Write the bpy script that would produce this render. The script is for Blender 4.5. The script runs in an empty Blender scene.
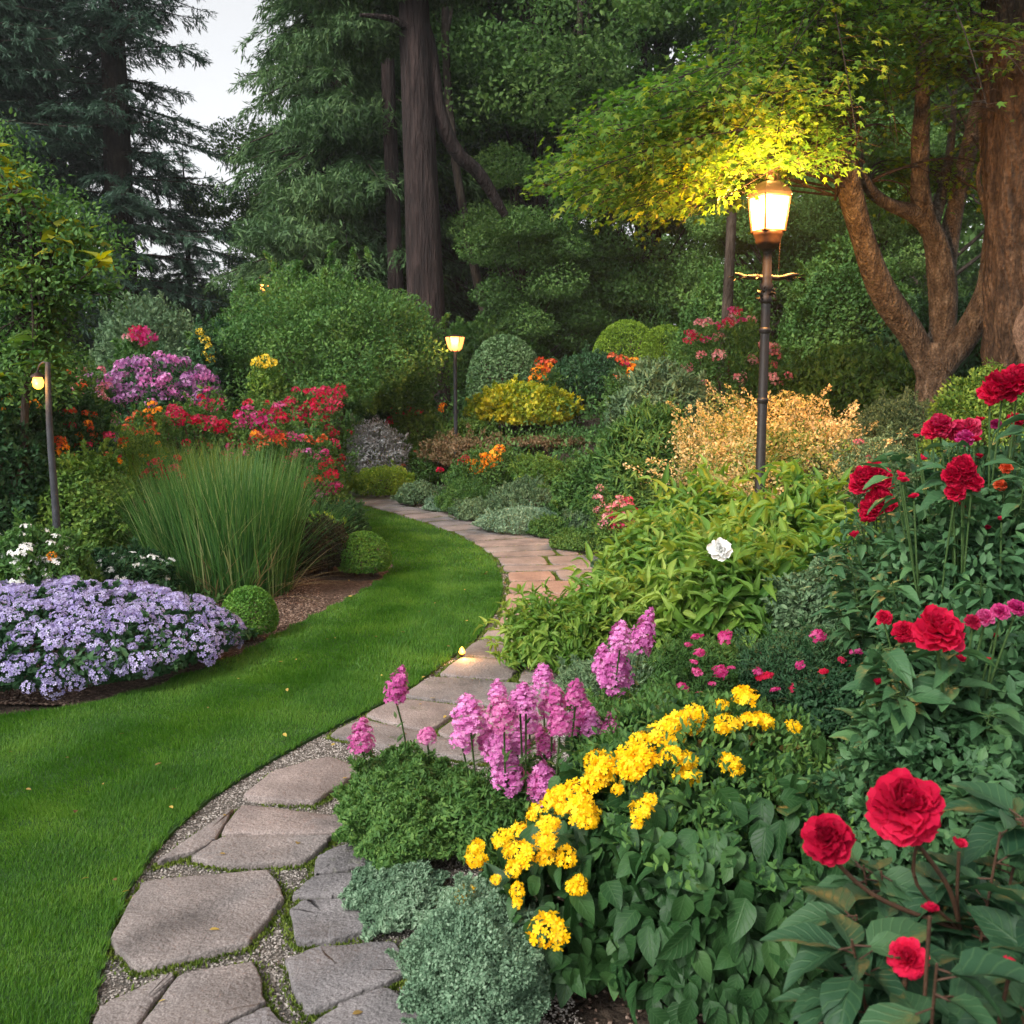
import bpy, math, random
import numpy as np
from mathutils import Vector, Matrix
R = math.radians
# ------------------------------------------------------------------ camera, sky, sun, exposure
S = bpy.context.scene
COL = S.collection
FPX = 983.0
CAM_Z = 1.6
TILT = math.atan((512-380)/FPX)
cam_d = bpy.data.cameras.new('camera'); cam = bpy.data.objects.new('camera', cam_d); COL.objects.link(cam)
cam.location = (0, 0, CAM_Z); cam.rotation_euler = (math.pi/2-TILT, 0, 0)
cam_d.sensor_width = 36; cam_d.lens = FPX/1024*36; cam_d.clip_end = 3000; cam_d.clip_start = .05
cam_d.dof.use_dof = True; cam_d.dof.focus_distance = 5.5; cam_d.dof.aperture_fstop = 9.0
S.camera = cam
W = bpy.data.worlds.new('World'); S.world = W; W.use_nodes = True
nt = W.node_tree; bg = nt.nodes['Background']
sky = nt.nodes.new('ShaderNodeTexSky'); sky.sky_type = 'NISHITA'; sky.sun_disc = False
SUN_EL, SUN_ROT = 40, 222
sky.sun_elevation = R(SUN_EL); sky.sun_rotation = R(SUN_ROT); sky.air_density = 1.0; sky.dust_density = 3.0
hs = nt.nodes.new('ShaderNodeHueSaturation'); hs.inputs['Saturation'].default_value = .10
nt.links.new(sky.outputs[0], hs.inputs['Color']); nt.links.new(hs.outputs[0], bg.inputs[0])
bg.inputs[1].default_value = .135
sl = bpy.data.lights.new('sun', 'SUN'); sl.energy = 1.5; sl.angle = R(10); sl.color = (1, .95, .88)
so = bpy.data.objects.new('sun', sl); COL.objects.link(so)
# the sun stands behind and to the left of the viewer, high above
az = R(SUN_ROT)
sd = Vector((math.sin(az)*math.cos(R(SUN_EL)), math.cos(az)*math.cos(R(SUN_EL)), math.sin(R(SUN_EL))))
so.rotation_euler = sd.to_track_quat('Z', 'Y').to_euler()
S.view_settings.view_transform = 'Standard'; S.view_settings.look = 'None'
S.view_settings.exposure = 1.02; S.view_settings.gamma = 1; S.view_settings.use_curve_mapping = False
S.render.engine = 'CYCLES'
cy = S.cycles; cy.max_bounces = 7; cy.diffuse_bounces = 4; cy.glossy_bounces = 2; cy.transmission_bounces = 5
cy.transparent_max_bounces = 6; cy.caustics_reflective = False; cy.caustics_refractive = False
cy.use_adaptive_sampling = True; cy.adaptive_threshold = .015; cy.sample_clamp_indirect = 4
try:
    cy.use_denoising = True; cy.denoiser = 'OPENIMAGEDENOISE'; cy.denoising_prefilter = 'ACCURATE'
except Exception: pass

# ------------------------------------------------------------------ pixel <-> world helpers
def ray(px, py):
    u = (px-512)/FPX; v = (512-py)/FPX
    return np.array([u, math.cos(TILT)+v*math.sin(TILT), v*math.cos(TILT)-math.sin(TILT)])
def pt(px, py, Y):
    d = ray(px, py); return np.array([0, 0, CAM_Z]) + d*(Y/d[1])
def g(px, py, z=0.):
    d = ray(px, py); t = (z-CAM_Z)/d[2]; return np.array([d[0]*t, d[1]*t])

# ------------------------------------------------------------------ object bookkeeping
def tag(o, label, cat, group=None, kind=None):
    if label: o['label'] = label
    if cat: o['category'] = cat
    if group: o['group'] = group
    if kind: o['kind'] = kind
    return o
def empty(name, loc, label, cat, group=None):
    o = bpy.data.objects.new(name, None); COL.objects.link(o); o.location = [float(a) for a in loc]
    o.empty_display_size = .1
    return tag(o, label, cat, group)
def link(name, me, parent=None, loc=None, rot=None, sc=None):
    o = bpy.data.objects.new(name, me); COL.objects.link(o)
    if parent: o.parent = parent
    if loc is not None: o.location = [float(a) for a in loc]
    if rot is not None: o.rotation_euler = rot
    if sc is not None: o.scale = sc if hasattr(sc, '__len__') else (sc, sc, sc)
    return o

# ------------------------------------------------------------------ mesh accumulator
def norm(a): return a/np.maximum(np.linalg.norm(a, axis=-1, keepdims=True), 1e-9)
class MB:
    def __init__(s): s.V=[]; s.L=[]; s.Z=[]; s.r=[]; s.U=[]; s.sm=[]; s.n=0
    def raw(s, V, faces, rnd=.5, uv=None, smooth=True):
        V = np.asarray(V, float).reshape(-1, 3)
        L = np.concatenate([np.asarray(f) for f in faces]) if not isinstance(faces, np.ndarray) else faces.ravel()
        Z = np.array([len(f) for f in faces]) if not isinstance(faces, np.ndarray) else np.full(len(faces), faces.shape[1])
        s.V.append(V); s.L.append(L+s.n); s.Z.append(Z); s.sm.append(np.full(len(Z), smooth))
        s.r.append(np.broadcast_to(np.asarray(rnd, float), (len(V),)).copy())
        s.U.append(np.zeros((len(V), 2)) if uv is None else np.asarray(uv, float)); s.n += len(V)
    def inst(s, T, P, D, N, L, Wd, rnd, smooth=True):
        """many copies of template T: P base points, D axis, N face normal, L length, Wd width"""
        P = np.asarray(P, float); n = len(P)
        if n == 0: return
        D = norm(np.broadcast_to(D, (n, 3))); N = np.broadcast_to(N, (n, 3))
        Sd = norm(np.cross(D, N)+1e-6); N = np.cross(Sd, D)
        L = np.broadcast_to(L, (n,)); Wd = np.broadcast_to(Wd, (n,)); rnd = np.broadcast_to(rnd, (n,))
        tv, tl, tz, tuv = T; k = len(tv)
        V = (P[:, None] + D[:, None]*(tv[None, :, 0:1]*L[:, None, None]) + Sd[:, None]*(tv[None, :, 1:2]*Wd[:, None, None])
             + N[:, None]*(tv[None, :, 2:3]*L[:, None, None]))
        s.V.append(V.reshape(-1, 3)); s.L.append((tl[None]+(np.arange(n)*k)[:, None]).ravel()+s.n)
        s.Z.append(np.tile(tz, n)); s.sm.append(np.full(len(tz)*n, smooth)); s.r.append(np.repeat(rnd, k)); s.U.append(np.tile(tuv, (n, 1))); s.n += n*k
    def tube(s, pts, rad, seg=7, rnd=.5, wob=0, rng=None, cap=True):
        pts = np.asarray(pts, float); m = len(pts); rad = np.broadcast_to(np.asarray(rad, float), (m,))
        t = norm(np.gradient(pts, axis=0)); ref = np.array([.3, .1, 1.]) if abs(t[:, 2]).mean() < .8 else np.array([1., .2, 0])
        a = norm(np.cross(t, ref)); b = np.cross(t, a)
        th = np.linspace(0, 2*np.pi, seg, endpoint=False)
        rr = rad[:, None]*np.ones((m, seg))
        if wob and rng is not None: rr = rr*(1+wob*rng.standard_normal((m, seg)))
        V = pts[:, None] + a[:, None]*(np.cos(th)[None, :, None]*rr[..., None]) + b[:, None]*(np.sin(th)[None, :, None]*rr[..., None])
        i = np.arange(m-1)[:, None]*seg; j = np.arange(seg)[None]; j2 = (j+1) % seg
        F = np.stack([i+j, i+j2, i+seg+j2, i+seg+j], -1).reshape(-1, 4)
        dist = np.concatenate([[0], np.cumsum(np.linalg.norm(np.diff(pts, axis=0), axis=1))])
        uv = np.stack([np.repeat(dist, seg), np.tile(th/6.283, m)], -1)
        s.raw(V, F, rnd, uv)
        if cap: s.raw(V[-1], [list(range(seg))], rnd); s.raw(V[0], [list(range(seg))[::-1]], rnd)
    def lathe(s, prof, c, seg=16, rnd=.5, lob=None, smooth=True):
        th = np.linspace(0, 2*np.pi, seg, endpoint=False)+math.pi/seg; prof = np.asarray(prof, float); m = len(prof)
        rr = prof[:, :1]*np.ones((1, seg))
        if lob is not None: rr = rr*lob(th)[None]
        V = np.stack([c[0]+rr*np.cos(th), c[1]+rr*np.sin(th), c[2]+prof[:, 1:2]*np.ones((1, seg))], -1)
        i = np.arange(m-1)[:, None]*seg; j = np.arange(seg)[None]; j2 = (j+1) % seg
        s.raw(V, np.stack([i+j, i+j2, i+seg+j2, i+seg+j], -1).reshape(-1, 4), rnd, smooth=smooth)
        s.raw(V[-1], [list(range(seg))], rnd, smooth=False); s.raw(V[0], [list(range(seg))[::-1]], rnd, smooth=False)
    def box(s, c, d, rnd=.5):
        x, y, z = c; a, b, e = [q/2 for q in d]
        V = [(x+i*a, y+j*b, z+k*e) for k in (-1, 1) for j in (-1, 1) for i in (-1, 1)]
        s.raw(V, np.array([[0,2,3,1],[4,5,7,6],[0,1,5,4],[2,6,7,3],[0,4,6,2],[1,3,7,5]]), rnd, smooth=False)
    def mesh(s, name, mat, origin=(0, 0, 0)):
        V = np.concatenate(s.V)-np.asarray(origin, float); L = np.concatenate(s.L).astype(np.int32); Z = np.concatenate(s.Z).astype(np.int32)
        me = bpy.data.meshes.new(name); me.vertices.add(len(V)); me.vertices.foreach_set('co', V.astype(np.float32).ravel())
        me.loops.add(len(L)); me.loops.foreach_set('vertex_index', L)
        me.polygons.add(len(Z)); st = np.zeros(len(Z), np.int32); st[1:] = np.cumsum(Z)[:-1]
        me.polygons.foreach_set('loop_start', st); me.polygons.foreach_set('use_smooth', np.concatenate(s.sm))
        a = me.attributes.new('rnd', 'FLOAT', 'POINT'); a.data.foreach_set('value', np.concatenate(s.r).astype(np.float32))
        a = me.attributes.new('lc', 'FLOAT2', 'POINT'); a.data.foreach_set('vector', np.concatenate(s.U).astype(np.float32).ravel())
        me.update(calc_edges=True); me.materials.append(mat); return me
    def build(s, name, mat, parent=None, origin=None):
        o0 = np.array(parent.location) if (parent and origin is None) else np.asarray(origin if origin is not None else (0, 0, 0), float)
        o = link(name, s.mesh(name, mat, o0), parent)
        if not parent: o.location = [float(q) for q in o0]
        return o

def T(verts, faces):
    v = np.array(verts, float); l = np.concatenate([np.array(f) for f in faces]); z = np.array([len(f) for f in faces])
    return v, l, z, np.stack([v[:, 0], v[:, 1]*2], -1)
DIA = T([(0,0,0),(.45,.5,.08),(1,0,0),(.45,-.5,.08)], [(0,3,2,1)])
LEAF = T([(0,0,0),(.28,.42,.05),(.62,.44,.0),(1,0,-.16),(.62,-.44,.0),(.28,-.42,.05),(.28,0,-.02),(.62,0,-.07)],
         [(0,6,1),(6,7,2,1),(7,3,2),(0,5,6),(5,4,7,6),(4,3,7)])
NARROW = T([(0,0,0),(.3,.5,.0),(.7,.35,-.06),(1,0,-.18),(.7,-.35,-.06),(.3,-.5,.0)], [(0,5,1),(5,4,2,1),(4,3,2)])
NEED = T([(0,0,0),(.5,.5,-.03),(1,0,-.08),(.5,-.5,-.03)], [(0,3,2,1)])
def _star(ang, rad, notch):
    v = [(.32, 0, .04), (0, 0, 0)]
    for i, (a, r) in enumerate(zip(ang, rad)):
        v.append((.32+r*math.cos(R(a)), r*math.sin(R(a)), -.10*r*r*2))
        if i < len(ang)-1:
            m = (a+ang[i+1])/2; v.append((.32+notch*math.cos(R(m)), notch*math.sin(R(m)), .0))
    n = len(v); return T(v, [(0, i, i+1 if i+1 < n else 1) for i in range(1, n)])
MAPLE = _star([-125, -62, 0, 62, 125], [.36, .56, .68, .56, .36], .24)
# a big leaf with a folded midrib, eight cross rows and a wavy rim
def bigleaf(nu=7, fold=.10, droop=.30, wav=.02, tip=1.0, wide=.42):
    V = []; F = []
    for i in range(nu+1):
        u = i/nu; w = math.sin(math.pi*min(1, u**.8*1.0))**.75 if 0 < u < 1 else 0.02
        w *= (1.15-.35*u)
        for v in (-1, -.5, 0, .5, 1):
            z = fold*abs(v)*w - droop*u*u + wav*math.sin(u*14+v*2)*abs(v)
            V.append((u, v*.5*w, z))
    for i in range(nu):
        for j in range(4):
            a = i*5+j; F.append((a, a+5, a+6, a+1))
    t = T(V, F); uv = np.array([(i/nu, v) for i in range(nu+1) for v in (-1, -.5, 0, .5, 1)]); return t[0], t[1], t[2], uv
BIG = bigleaf(); BIG2 = bigleaf(6, .16, .5, .03)
def bladeT(k=4, bend=.35):
    V = []; F = []
    for i in range(k+1):
        u = i/k; w = .5*(1-u**1.8)*(1 if i else .8)
        V += [(u, -w-.001, -bend*u*u), (u, w+.001, -bend*u*u)]
    for i in range(k): a = i*2; F.append((a, a+1, a+3, a+2))
    return T(V, F)
BLADE = bladeT(5, .38); BL1 = T([(0,-.5,0),(0,.5,0),(1,0,-.25)], [(0,1,2)]); BL2 = bladeT(2, .3)
def petalT(nu=4, nv=4, cup=.25, wide=1.0, ruff=.05):
    V = []; F = []; uv = []
    for i in range(nu+1):
        u = i/nu; w = (.28+.72*math.sin(min(1, u*1.05)*math.pi*.62))*(1 if i < nu else .72)*wide
        for j in range(nv+1):
            v = j/nv*2-1
            V.append((u*(1-.12*v*v*u), v*.5*w, cup*(v*v*.5+u*u*.6)+ruff*math.sin(v*7+i)*u)); uv.append((u, v))
    for i in range(nu):
        for j in range(nv):
            a = i*(nv+1)+j; F.append((a, a+nv+1, a+nv+2, a+1))
    t = T(V, F); return t[0], t[1], t[2], np.array(uv)
PETAL = petalT()
def floretT(n=5, gap=.75, z=.12):
    V = [(0, 0, 0)]; F = []; uv = [(0, 0)]
    for i in range(n):
        a = 2*math.pi*i/n; h = math.pi/n*gap
        for r, da, zz in ((.55, -h, z*.5), (1, -h*.55, z), (1.02, h*.55, z), (.55, h, z*.5)):
            V.append((r*math.cos(a+da), r*math.sin(a+da), zz)); uv.append((r, 0))
        b = 1+i*4; F.append((0, b, b+1, b+2, b+3))
    t = T(V, F); return t[0], t[1], t[2], np.array(uv)
FLOR5 = floretT(5, .85); FLOR4 = floretT(4, .8)
FLORETS = FLOR5

# ------------------------------------------------------------------ materials
MATS = {}
def ramp(nt, cols, fac):
    r = nt.nodes.new('ShaderNodeValToRGB'); e = r.color_ramp.elements
    while len(e) < len(cols): e.new(.5)
    for i, c in enumerate(cols): e[i].position = i/(len(cols)-1) if len(cols) > 1 else 0; e[i].color = (*c, 1)
    nt.links.new(fac, r.inputs[0]); return r.outputs[0]
def leafmat(name, cols, rough=.6, trans=.3, spec=.2, veins=False, clump=1.2, objvar=0, ramp_uv=False, satur=1.0):
    m = bpy.data.materials.new(name); m.use_nodes = True; nt = m.node_tree; N = nt.nodes; Lk = nt.links; N.clear()
    out = N.new('ShaderNodeOutputMaterial'); at = N.new('ShaderNodeAttribute'); at.attribute_name = 'rnd'
    fac = at.outputs['Fac']
    if clump:
        tc = N.new('ShaderNodeNewGeometry'); no = N.new('ShaderNodeTexNoise'); no.inputs['Scale'].default_value = clump; no.inputs['Detail'].default_value = 1
        Lk.new(tc.outputs['Position'], no.inputs['Vector'])
        ma = N.new('ShaderNodeMath'); ma.operation = 'MULTIPLY_ADD'; ma.inputs[1].default_value = 1.6; ma.inputs[2].default_value = -.8
        Lk.new(no.outputs['Fac'], ma.inputs[0]); ad = N.new('ShaderNodeMath'); ad.operation = 'ADD'; ad.use_clamp = True
        Lk.new(fac, ad.inputs[0]); Lk.new(ma.outputs[0], ad.inputs[1]); fac = ad.outputs[0]
    if objvar:
        oi = N.new('ShaderNodeObjectInfo'); ma = N.new('ShaderNodeMath'); ma.operation = 'MULTIPLY_ADD'; ma.inputs[1].default_value = objvar; ma.inputs[2].default_value = -objvar/2
        Lk.new(oi.outputs['Random'], ma.inputs[0]); ad = N.new('ShaderNodeMath'); ad.operation = 'ADD'; ad.use_clamp = True
        Lk.new(fac, ad.inputs[0]); Lk.new(ma.outputs[0], ad.inputs[1]); fac = ad.outputs[0]
    col = ramp(nt, cols, fac)
    p = N.new('ShaderNodeBsdfPrincipled'); p.inputs['Roughness'].default_value = rough
    p.inputs['Specular IOR Level'].default_value = spec
    if veins or ramp_uv:
        uv = N.new('ShaderNodeAttribute'); uv.attribute_name = 'lc'; sx = N.new('ShaderNodeSeparateXYZ'); Lk.new(uv.outputs['Vector'], sx.inputs[0])
    if veins:
        ab = N.new('ShaderNodeMath'); ab.operation = 'ABSOLUTE'; Lk.new(sx.outputs[1], ab.inputs[0])
        ml = N.new('ShaderNodeMath'); ml.operation = 'MULTIPLY_ADD'; ml.inputs[1].default_value = -.28; Lk.new(ab.outputs[0], ml.inputs[0]); Lk.new(sx.outputs[0], ml.inputs[2])
        si = N.new('ShaderNodeMath'); si.operation = 'SINE'; k = N.new('ShaderNodeMath'); k.operation = 'MULTIPLY'; k.inputs[1].default_value = 44
        Lk.new(ml.outputs[0], k.inputs[0]); Lk.new(k.outputs[0], si.inputs[0])
        pw = N.new('ShaderNodeMapRange'); pw.inputs[1].default_value = .72; pw.inputs[2].default_value = 1; Lk.new(si.outputs[0], pw.inputs[0])
        mr = N.new('ShaderNodeMapRange'); mr.inputs[1].default_value = .09; mr.inputs[2].default_value = .0; Lk.new(ab.outputs[0], mr.inputs[0])
        mx = N.new('ShaderNodeMath'); mx.operation = 'MAXIMUM'; Lk.new(pw.outputs[0], mx.inputs[0]); Lk.new(mr.outputs[0], mx.inputs[1])
        mix = N.new('ShaderNodeMix'); mix.data_type = 'RGBA'; mix.blend_type = 'MIX'
        sc = N.new('ShaderNodeMath'); sc.operation = 'MULTIPLY'; sc.inputs[1].default_value = .16; Lk.new(mx.outputs[0], sc.inputs[0])
        Lk.new(sc.outputs[0], mix.inputs[0]); Lk.new(col, mix.inputs[6]); mix.inputs[7].default_value = (.15, .27, .10, 1); col = mix.outputs[2]
        n2 = N.new('ShaderNodeTexNoise'); n2.inputs['Scale'].default_value = 35
        bp = N.new('ShaderNodeBump'); bp.inputs['Strength'].default_value = .35; bp.inputs['Distance'].default_value = .004
        sb = N.new('ShaderNodeMath'); sb.operation = 'SUBTRACT'; Lk.new(n2.outputs['Fac'], sb.inputs[0]); Lk.new(mx.outputs[0], sb.inputs[1])
        Lk.new(sb.outputs[0], bp.inputs['Height']); Lk.new(bp.outputs[0], p.inputs['Normal'])
    if ramp_uv:   # flower petals: a real darker or paler eye at the petal base
        mix = N.new('ShaderNodeMix'); mix.data_type = 'RGBA'
        mr = N.new('ShaderNodeMapRange'); mr.inputs[1].default_value = .0; mr.inputs[2].default_value = .45; mr.inputs[3].default_value = 1; mr.inputs[4].default_value = 0
        Lk.new(sx.outputs[0], mr.inputs[0]); Lk.new(mr.outputs[0], mix.inputs[0]); Lk.new(col, mix.inputs[6]); mix.inputs[7].default_value = (*ramp_uv, 1); col = mix.outputs[2]
    Lk.new(col, p.inputs['Base Color'])
    tr = N.new('ShaderNodeBsdfTranslucent'); hs = N.new('ShaderNodeHueSaturation'); hs.inputs['Value'].default_value = 1.5; hs.inputs['Saturation'].default_value = 1.1
    Lk.new(col, hs.inputs['Color']); Lk.new(hs.outputs[0], tr.inputs['Color'])
    mx = N.new('ShaderNodeMixShader'); mx.inputs[0].default_value = trans
    Lk.new(p.outputs[0], mx.inputs[1]); Lk.new(tr.outputs[0], mx.inputs[2]); Lk.new(mx.outputs[0], out.inputs[0])
    MATS[name] = m; return m
def surfmat(name, cols, scale=5, detail=6, rough=.85, bump=.4, bdist=.01, spec=.3, metal=0, stretch=(1, 1, 1), emit=None, estr=0, bscale=None, voro=False, speck=0, stain=False):
    m = bpy.data.materials.new(name); m.use_nodes = True; nt = m.node_tree; N = nt.nodes; Lk = nt.links
    p = N['Principled BSDF']; tc = N.new('ShaderNodeNewGeometry'); mp = N.new('ShaderNodeMapping'); mp.inputs['Scale'].default_value = stretch
    Lk.new(tc.outputs['Position'], mp.inputs[0]); no = N.new('ShaderNodeTexNoise'); no.inputs['Scale'].default_value = scale; no.inputs['Detail'].default_value = detail
    no.inputs['Roughness'].default_value = .65; Lk.new(mp.outputs[0], no.inputs['Vector'])
    mr = N.new('ShaderNodeMapRange'); mr.inputs[1].default_value = .28; mr.inputs[2].default_value = .72; Lk.new(no.outputs['Fac'], mr.inputs[0])
    f = mr.outputs[0]
    if voro:
        vo = N.new('ShaderNodeTexVoronoi'); vo.inputs['Scale'].default_value = voro; Lk.new(mp.outputs[0], vo.inputs['Vector'])
        sp = N.new('ShaderNodeSeparateColor'); Lk.new(vo.outputs['Color'], sp.inputs[0])
        mm = N.new('ShaderNodeMath'); mm.operation = 'MULTIPLY_ADD'; mm.inputs[1].default_value = .35; Lk.new(f, mm.inputs[0])
        m3 = N.new('ShaderNodeMath'); m3.operation = 'MULTIPLY'; m3.inputs[1].default_value = .7; Lk.new(sp.outputs[0], m3.inputs[0]); Lk.new(m3.outputs[0], mm.inputs[2]); f = mm.outputs[0]
    colo = ramp(nt, cols, f)
    if stain:      # moss and damp that grew on the slab in patches
        n4 = N.new('ShaderNodeTexNoise'); n4.inputs['Scale'].default_value = 2.7; n4.inputs['Detail'].default_value = 9; n4.inputs['Roughness'].default_value = .75; Lk.new(tc.outputs['Position'], n4.inputs['Vector'])
        for lo, hi, cc, am in ((.60, .68, (.075, .085, .03), .75), (.42, .30, (.05, .042, .038), .6)):
            r4 = N.new('ShaderNodeMapRange'); r4.inputs[1].default_value = lo; r4.inputs[2].default_value = hi; r4.inputs[4].default_value = am; Lk.new(n4.outputs['Fac'], r4.inputs[0])
            x4 = N.new('ShaderNodeMix'); x4.data_type = 'RGBA'; Lk.new(r4.outputs[0], x4.inputs[0]); Lk.new(colo, x4.inputs[6]); x4.inputs[7].default_value = (*cc, 1); colo = x4.outputs[2]
    if speck:
        n3 = N.new('ShaderNodeTexNoise'); n3.inputs['Scale'].default_value = speck; n3.inputs['Detail'].default_value = 3; Lk.new(tc.outputs['Position'], n3.inputs['Vector'])
        r3 = N.new('ShaderNodeMapRange'); r3.inputs[1].default_value = .3; r3.inputs[2].default_value = .7; r3.inputs[3].default_value = .55; r3.inputs[4].default_value = 1.45; Lk.new(n3.outputs['Fac'], r3.inputs[0])
        mm_ = N.new('ShaderNodeVectorMath'); mm_.operation = 'SCALE'; Lk.new(colo, mm_.inputs[0]); Lk.new(r3.outputs[0], mm_.inputs['Scale']); colo = mm_.outputs[0]
    Lk.new(colo, p.inputs['Base Color'])
    p.inputs['Roughness'].default_value = rough; p.inputs['Specular IOR Level'].default_value = spec; p.inputs['Metallic'].default_value = metal
    n2 = N.new('ShaderNodeTexNoise'); n2.inputs['Scale'].default_value = bscale or scale*5; n2.inputs['Detail'].default_value = 8; Lk.new(mp.outputs[0], n2.inputs['Vector'])
    bp = N.new('ShaderNodeBump'); bp.inputs['Strength'].default_value = bump; bp.inputs['Distance'].default_value = bdist
    ad = N.new('ShaderNodeMath'); ad.operation = 'ADD'; Lk.new(n2.outputs['Fac'], ad.inputs[0]); Lk.new(no.outputs['Fac'], ad.inputs[1])
    Lk.new(ad.outputs[0], bp.inputs['Height']); Lk.new(bp.outputs[0], p.inputs['Normal'])
    if emit: p.inputs['Emission Color'].default_value = (*emit, 1); p.inputs['Emission Strength'].default_value = estr
    MATS[name] = m; return m
def hexc(*c):   # sRGB 0-255 -> linear
    return tuple(((x/255)/12.92 if x/255 <= .04045 else ((x/255+.055)/1.055)**2.4) for x in c)

leafmat('lawn_grass', [(.034,.11,.010),(.065,.175,.018),(.13,.25,.035)], trans=.35, clump=2.5, rough=.5)
leafmat('dark_conifer', [(.03,.066,.045),(.055,.11,.07),(.09,.16,.10)], trans=.12, clump=.35)
leafmat('soft_conifer', [(.04,.09,.035),(.08,.15,.055),(.14,.22,.08)], trans=.2, clump=.5)
leafmat('wood_leaf', [(.045,.105,.028),(.09,.18,.045),(.17,.27,.07)], trans=.3, clump=.35)
leafmat('bright_wood_leaf', [(.06,.13,.028),(.11,.21,.045),(.19,.30,.07)], trans=.35, clump=.4)
leafmat('maple_leaf', [(.05,.13,.025),(.09,.18,.028),(.22,.27,.03)], trans=.45, clump=.8, rough=.65, spec=.15)
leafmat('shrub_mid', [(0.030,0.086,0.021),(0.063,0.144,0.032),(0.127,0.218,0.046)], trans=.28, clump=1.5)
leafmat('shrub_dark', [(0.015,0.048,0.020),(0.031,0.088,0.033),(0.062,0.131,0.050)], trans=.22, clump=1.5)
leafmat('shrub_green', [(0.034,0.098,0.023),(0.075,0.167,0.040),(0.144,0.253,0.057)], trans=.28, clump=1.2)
leafmat('shrub_gray', [(0.054,0.108,0.054),(0.108,0.186,0.090),(0.192,0.276,0.144)], trans=.2, clump=3)
leafmat('dome_leaf', [(.10,.19,.02),(.18,.29,.03),(.28,.40,.05)], trans=.3, clump=4)
leafmat('round_leaf', [(.06,.13,.05),(.12,.21,.085),(.2,.3,.14)], trans=.25, clump=2)
leafmat('silver', [(0.120,0.135,0.135),(0.210,0.225,0.232),(0.315,0.323,0.338)], trans=.15, clump=3)
leafmat('bluegreen', [(.085,.16,.095),(.18,.29,.18),(.32,.44,.30)], trans=.25, clump=4)
leafmat('lime', [(0.081,0.172,0.023),(0.184,0.299,0.034),(0.368,0.437,0.069)], trans=.35, clump=3)
leafmat('lime_dark', [(0.048,0.120,0.022),(0.108,0.204,0.036),(0.240,0.336,0.060)], trans=.3, clump=4)
leafmat('boxwood', [(0.048,0.138,0.019),(0.098,0.227,0.033),(0.179,0.325,0.048)], trans=.25, clump=5)
leafmat('gold_green', [(.10,.19,.02),(.28,.33,.03),(.62,.52,.04)], trans=.35, clump=2.5)
leafmat('peach', [(.16,.24,.07),(.52,.40,.17),(.74,.58,.34)], trans=.3, clump=2)
leafmat('brownish', [(0.078,0.078,0.033),(0.169,0.117,0.058),(0.260,0.169,0.104)], trans=.2, clump=4)
leafmat('yellowgreen_blade', [(.06,.13,.02),(.14,.22,.035),(.28,.32,.06)], trans=.35, clump=2)
leafmat('grass_clump', [(.03,.10,.025),(.06,.16,.04),(.13,.24,.06),(.34,.38,.16)], trans=.35, clump=0)
leafmat('fern_green', [(.06,.16,.028),(.14,.26,.04),(.30,.40,.08)], trans=.38, clump=2, veins=True, rough=.42)
leafmat('big_leaf', [(.014,.05,.014),(.028,.085,.024),(.055,.13,.034)], trans=.22, clump=3, veins=True, rough=.5, spec=.28)
leafmat('rose_leaf', [(0.024,0.076,0.030),(0.048,0.123,0.048),(0.083,0.179,0.062)], trans=.22, clump=3, veins=True, rough=.5, spec=.28)
leafmat('near_leaf', [(.016,.055,.025),(.032,.085,.036),(.055,.125,.05)], trans=.22, clump=3, veins=True, rough=.5, spec=.28)
leafmat('hosta', [(.06,.12,.07),(.10,.17,.10)], trans=.3, clump=0, veins=True)
leafmat('magnolia_leaf', [(.025,.065,.02),(.05,.12,.025),(.12,.2,.03),(.36,.33,.03)], trans=.4, clump=1.2, veins=True)
leafmat('dark_red_leaf', [(.03,.025,.015),(.05,.05,.025),(.08,.05,.035)], trans=.2, clump=4)
leafmat('golden_leaf', [(.5,.32,.02),(.75,.5,.03),(.9,.62,.08)], trans=.4, clump=0)
leafmat('cover_leaf', [(0.027,0.078,0.021),(0.062,0.148,0.038),(0.123,0.228,0.062)], trans=.25, clump=1.5)
leafmat('moss', [(.05,.085,.012),(.1,.15,.02),(.17,.22,.04)], trans=.2, clump=8)
leafmat('crimson', [(.32,.0,.025),(.50,.005,.045),(.64,.018,.075)], trans=.38, clump=0, rough=.75, spec=.2, objvar=.6)
leafmat('pinkred', [(0.338,0.007,0.045),(0.488,0.022,0.083),(0.600,0.068,0.150)], trans=.38, clump=0, rough=.75, spec=.2, objvar=.7)
leafmat('hotpink', [(0.375,0.015,0.120),(0.525,0.045,0.210),(0.637,0.150,0.338)], trans=.38, clump=0, rough=.75, spec=.2, objvar=.5)
leafmat('palepink', [(0.450,0.090,0.135),(0.562,0.188,0.225),(0.637,0.375,0.375)], trans=.25, clump=0, rough=.6, spec=.2, objvar=.5)
leafmat('coral', [(0.562,0.060,0.022),(0.637,0.105,0.038),(0.637,0.188,0.090)], trans=.25, clump=0, rough=.6, spec=.2, objvar=.6)
leafmat('orange', [(.80,.19,.008),(.90,.32,.015),(.95,.50,.06)], trans=.25, clump=0, rough=.6, spec=.2, objvar=.6)
leafmat('yellow', [(.78,.42,.0),(.88,.56,.006),(.93,.68,.03)], trans=.25, clump=0, rough=.6, spec=.2, objvar=.3)
leafmat('mauve', [(.40,.08,.28),(.58,.17,.44),(.74,.33,.60)], trans=.25, clump=0, rough=.6, spec=.2, objvar=.5)
leafmat('rosemauve', [(0.375,0.053,0.225),(0.510,0.105,0.315),(0.600,0.225,0.413)], trans=.25, clump=0, rough=.6, spec=.2, objvar=.5)
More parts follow.
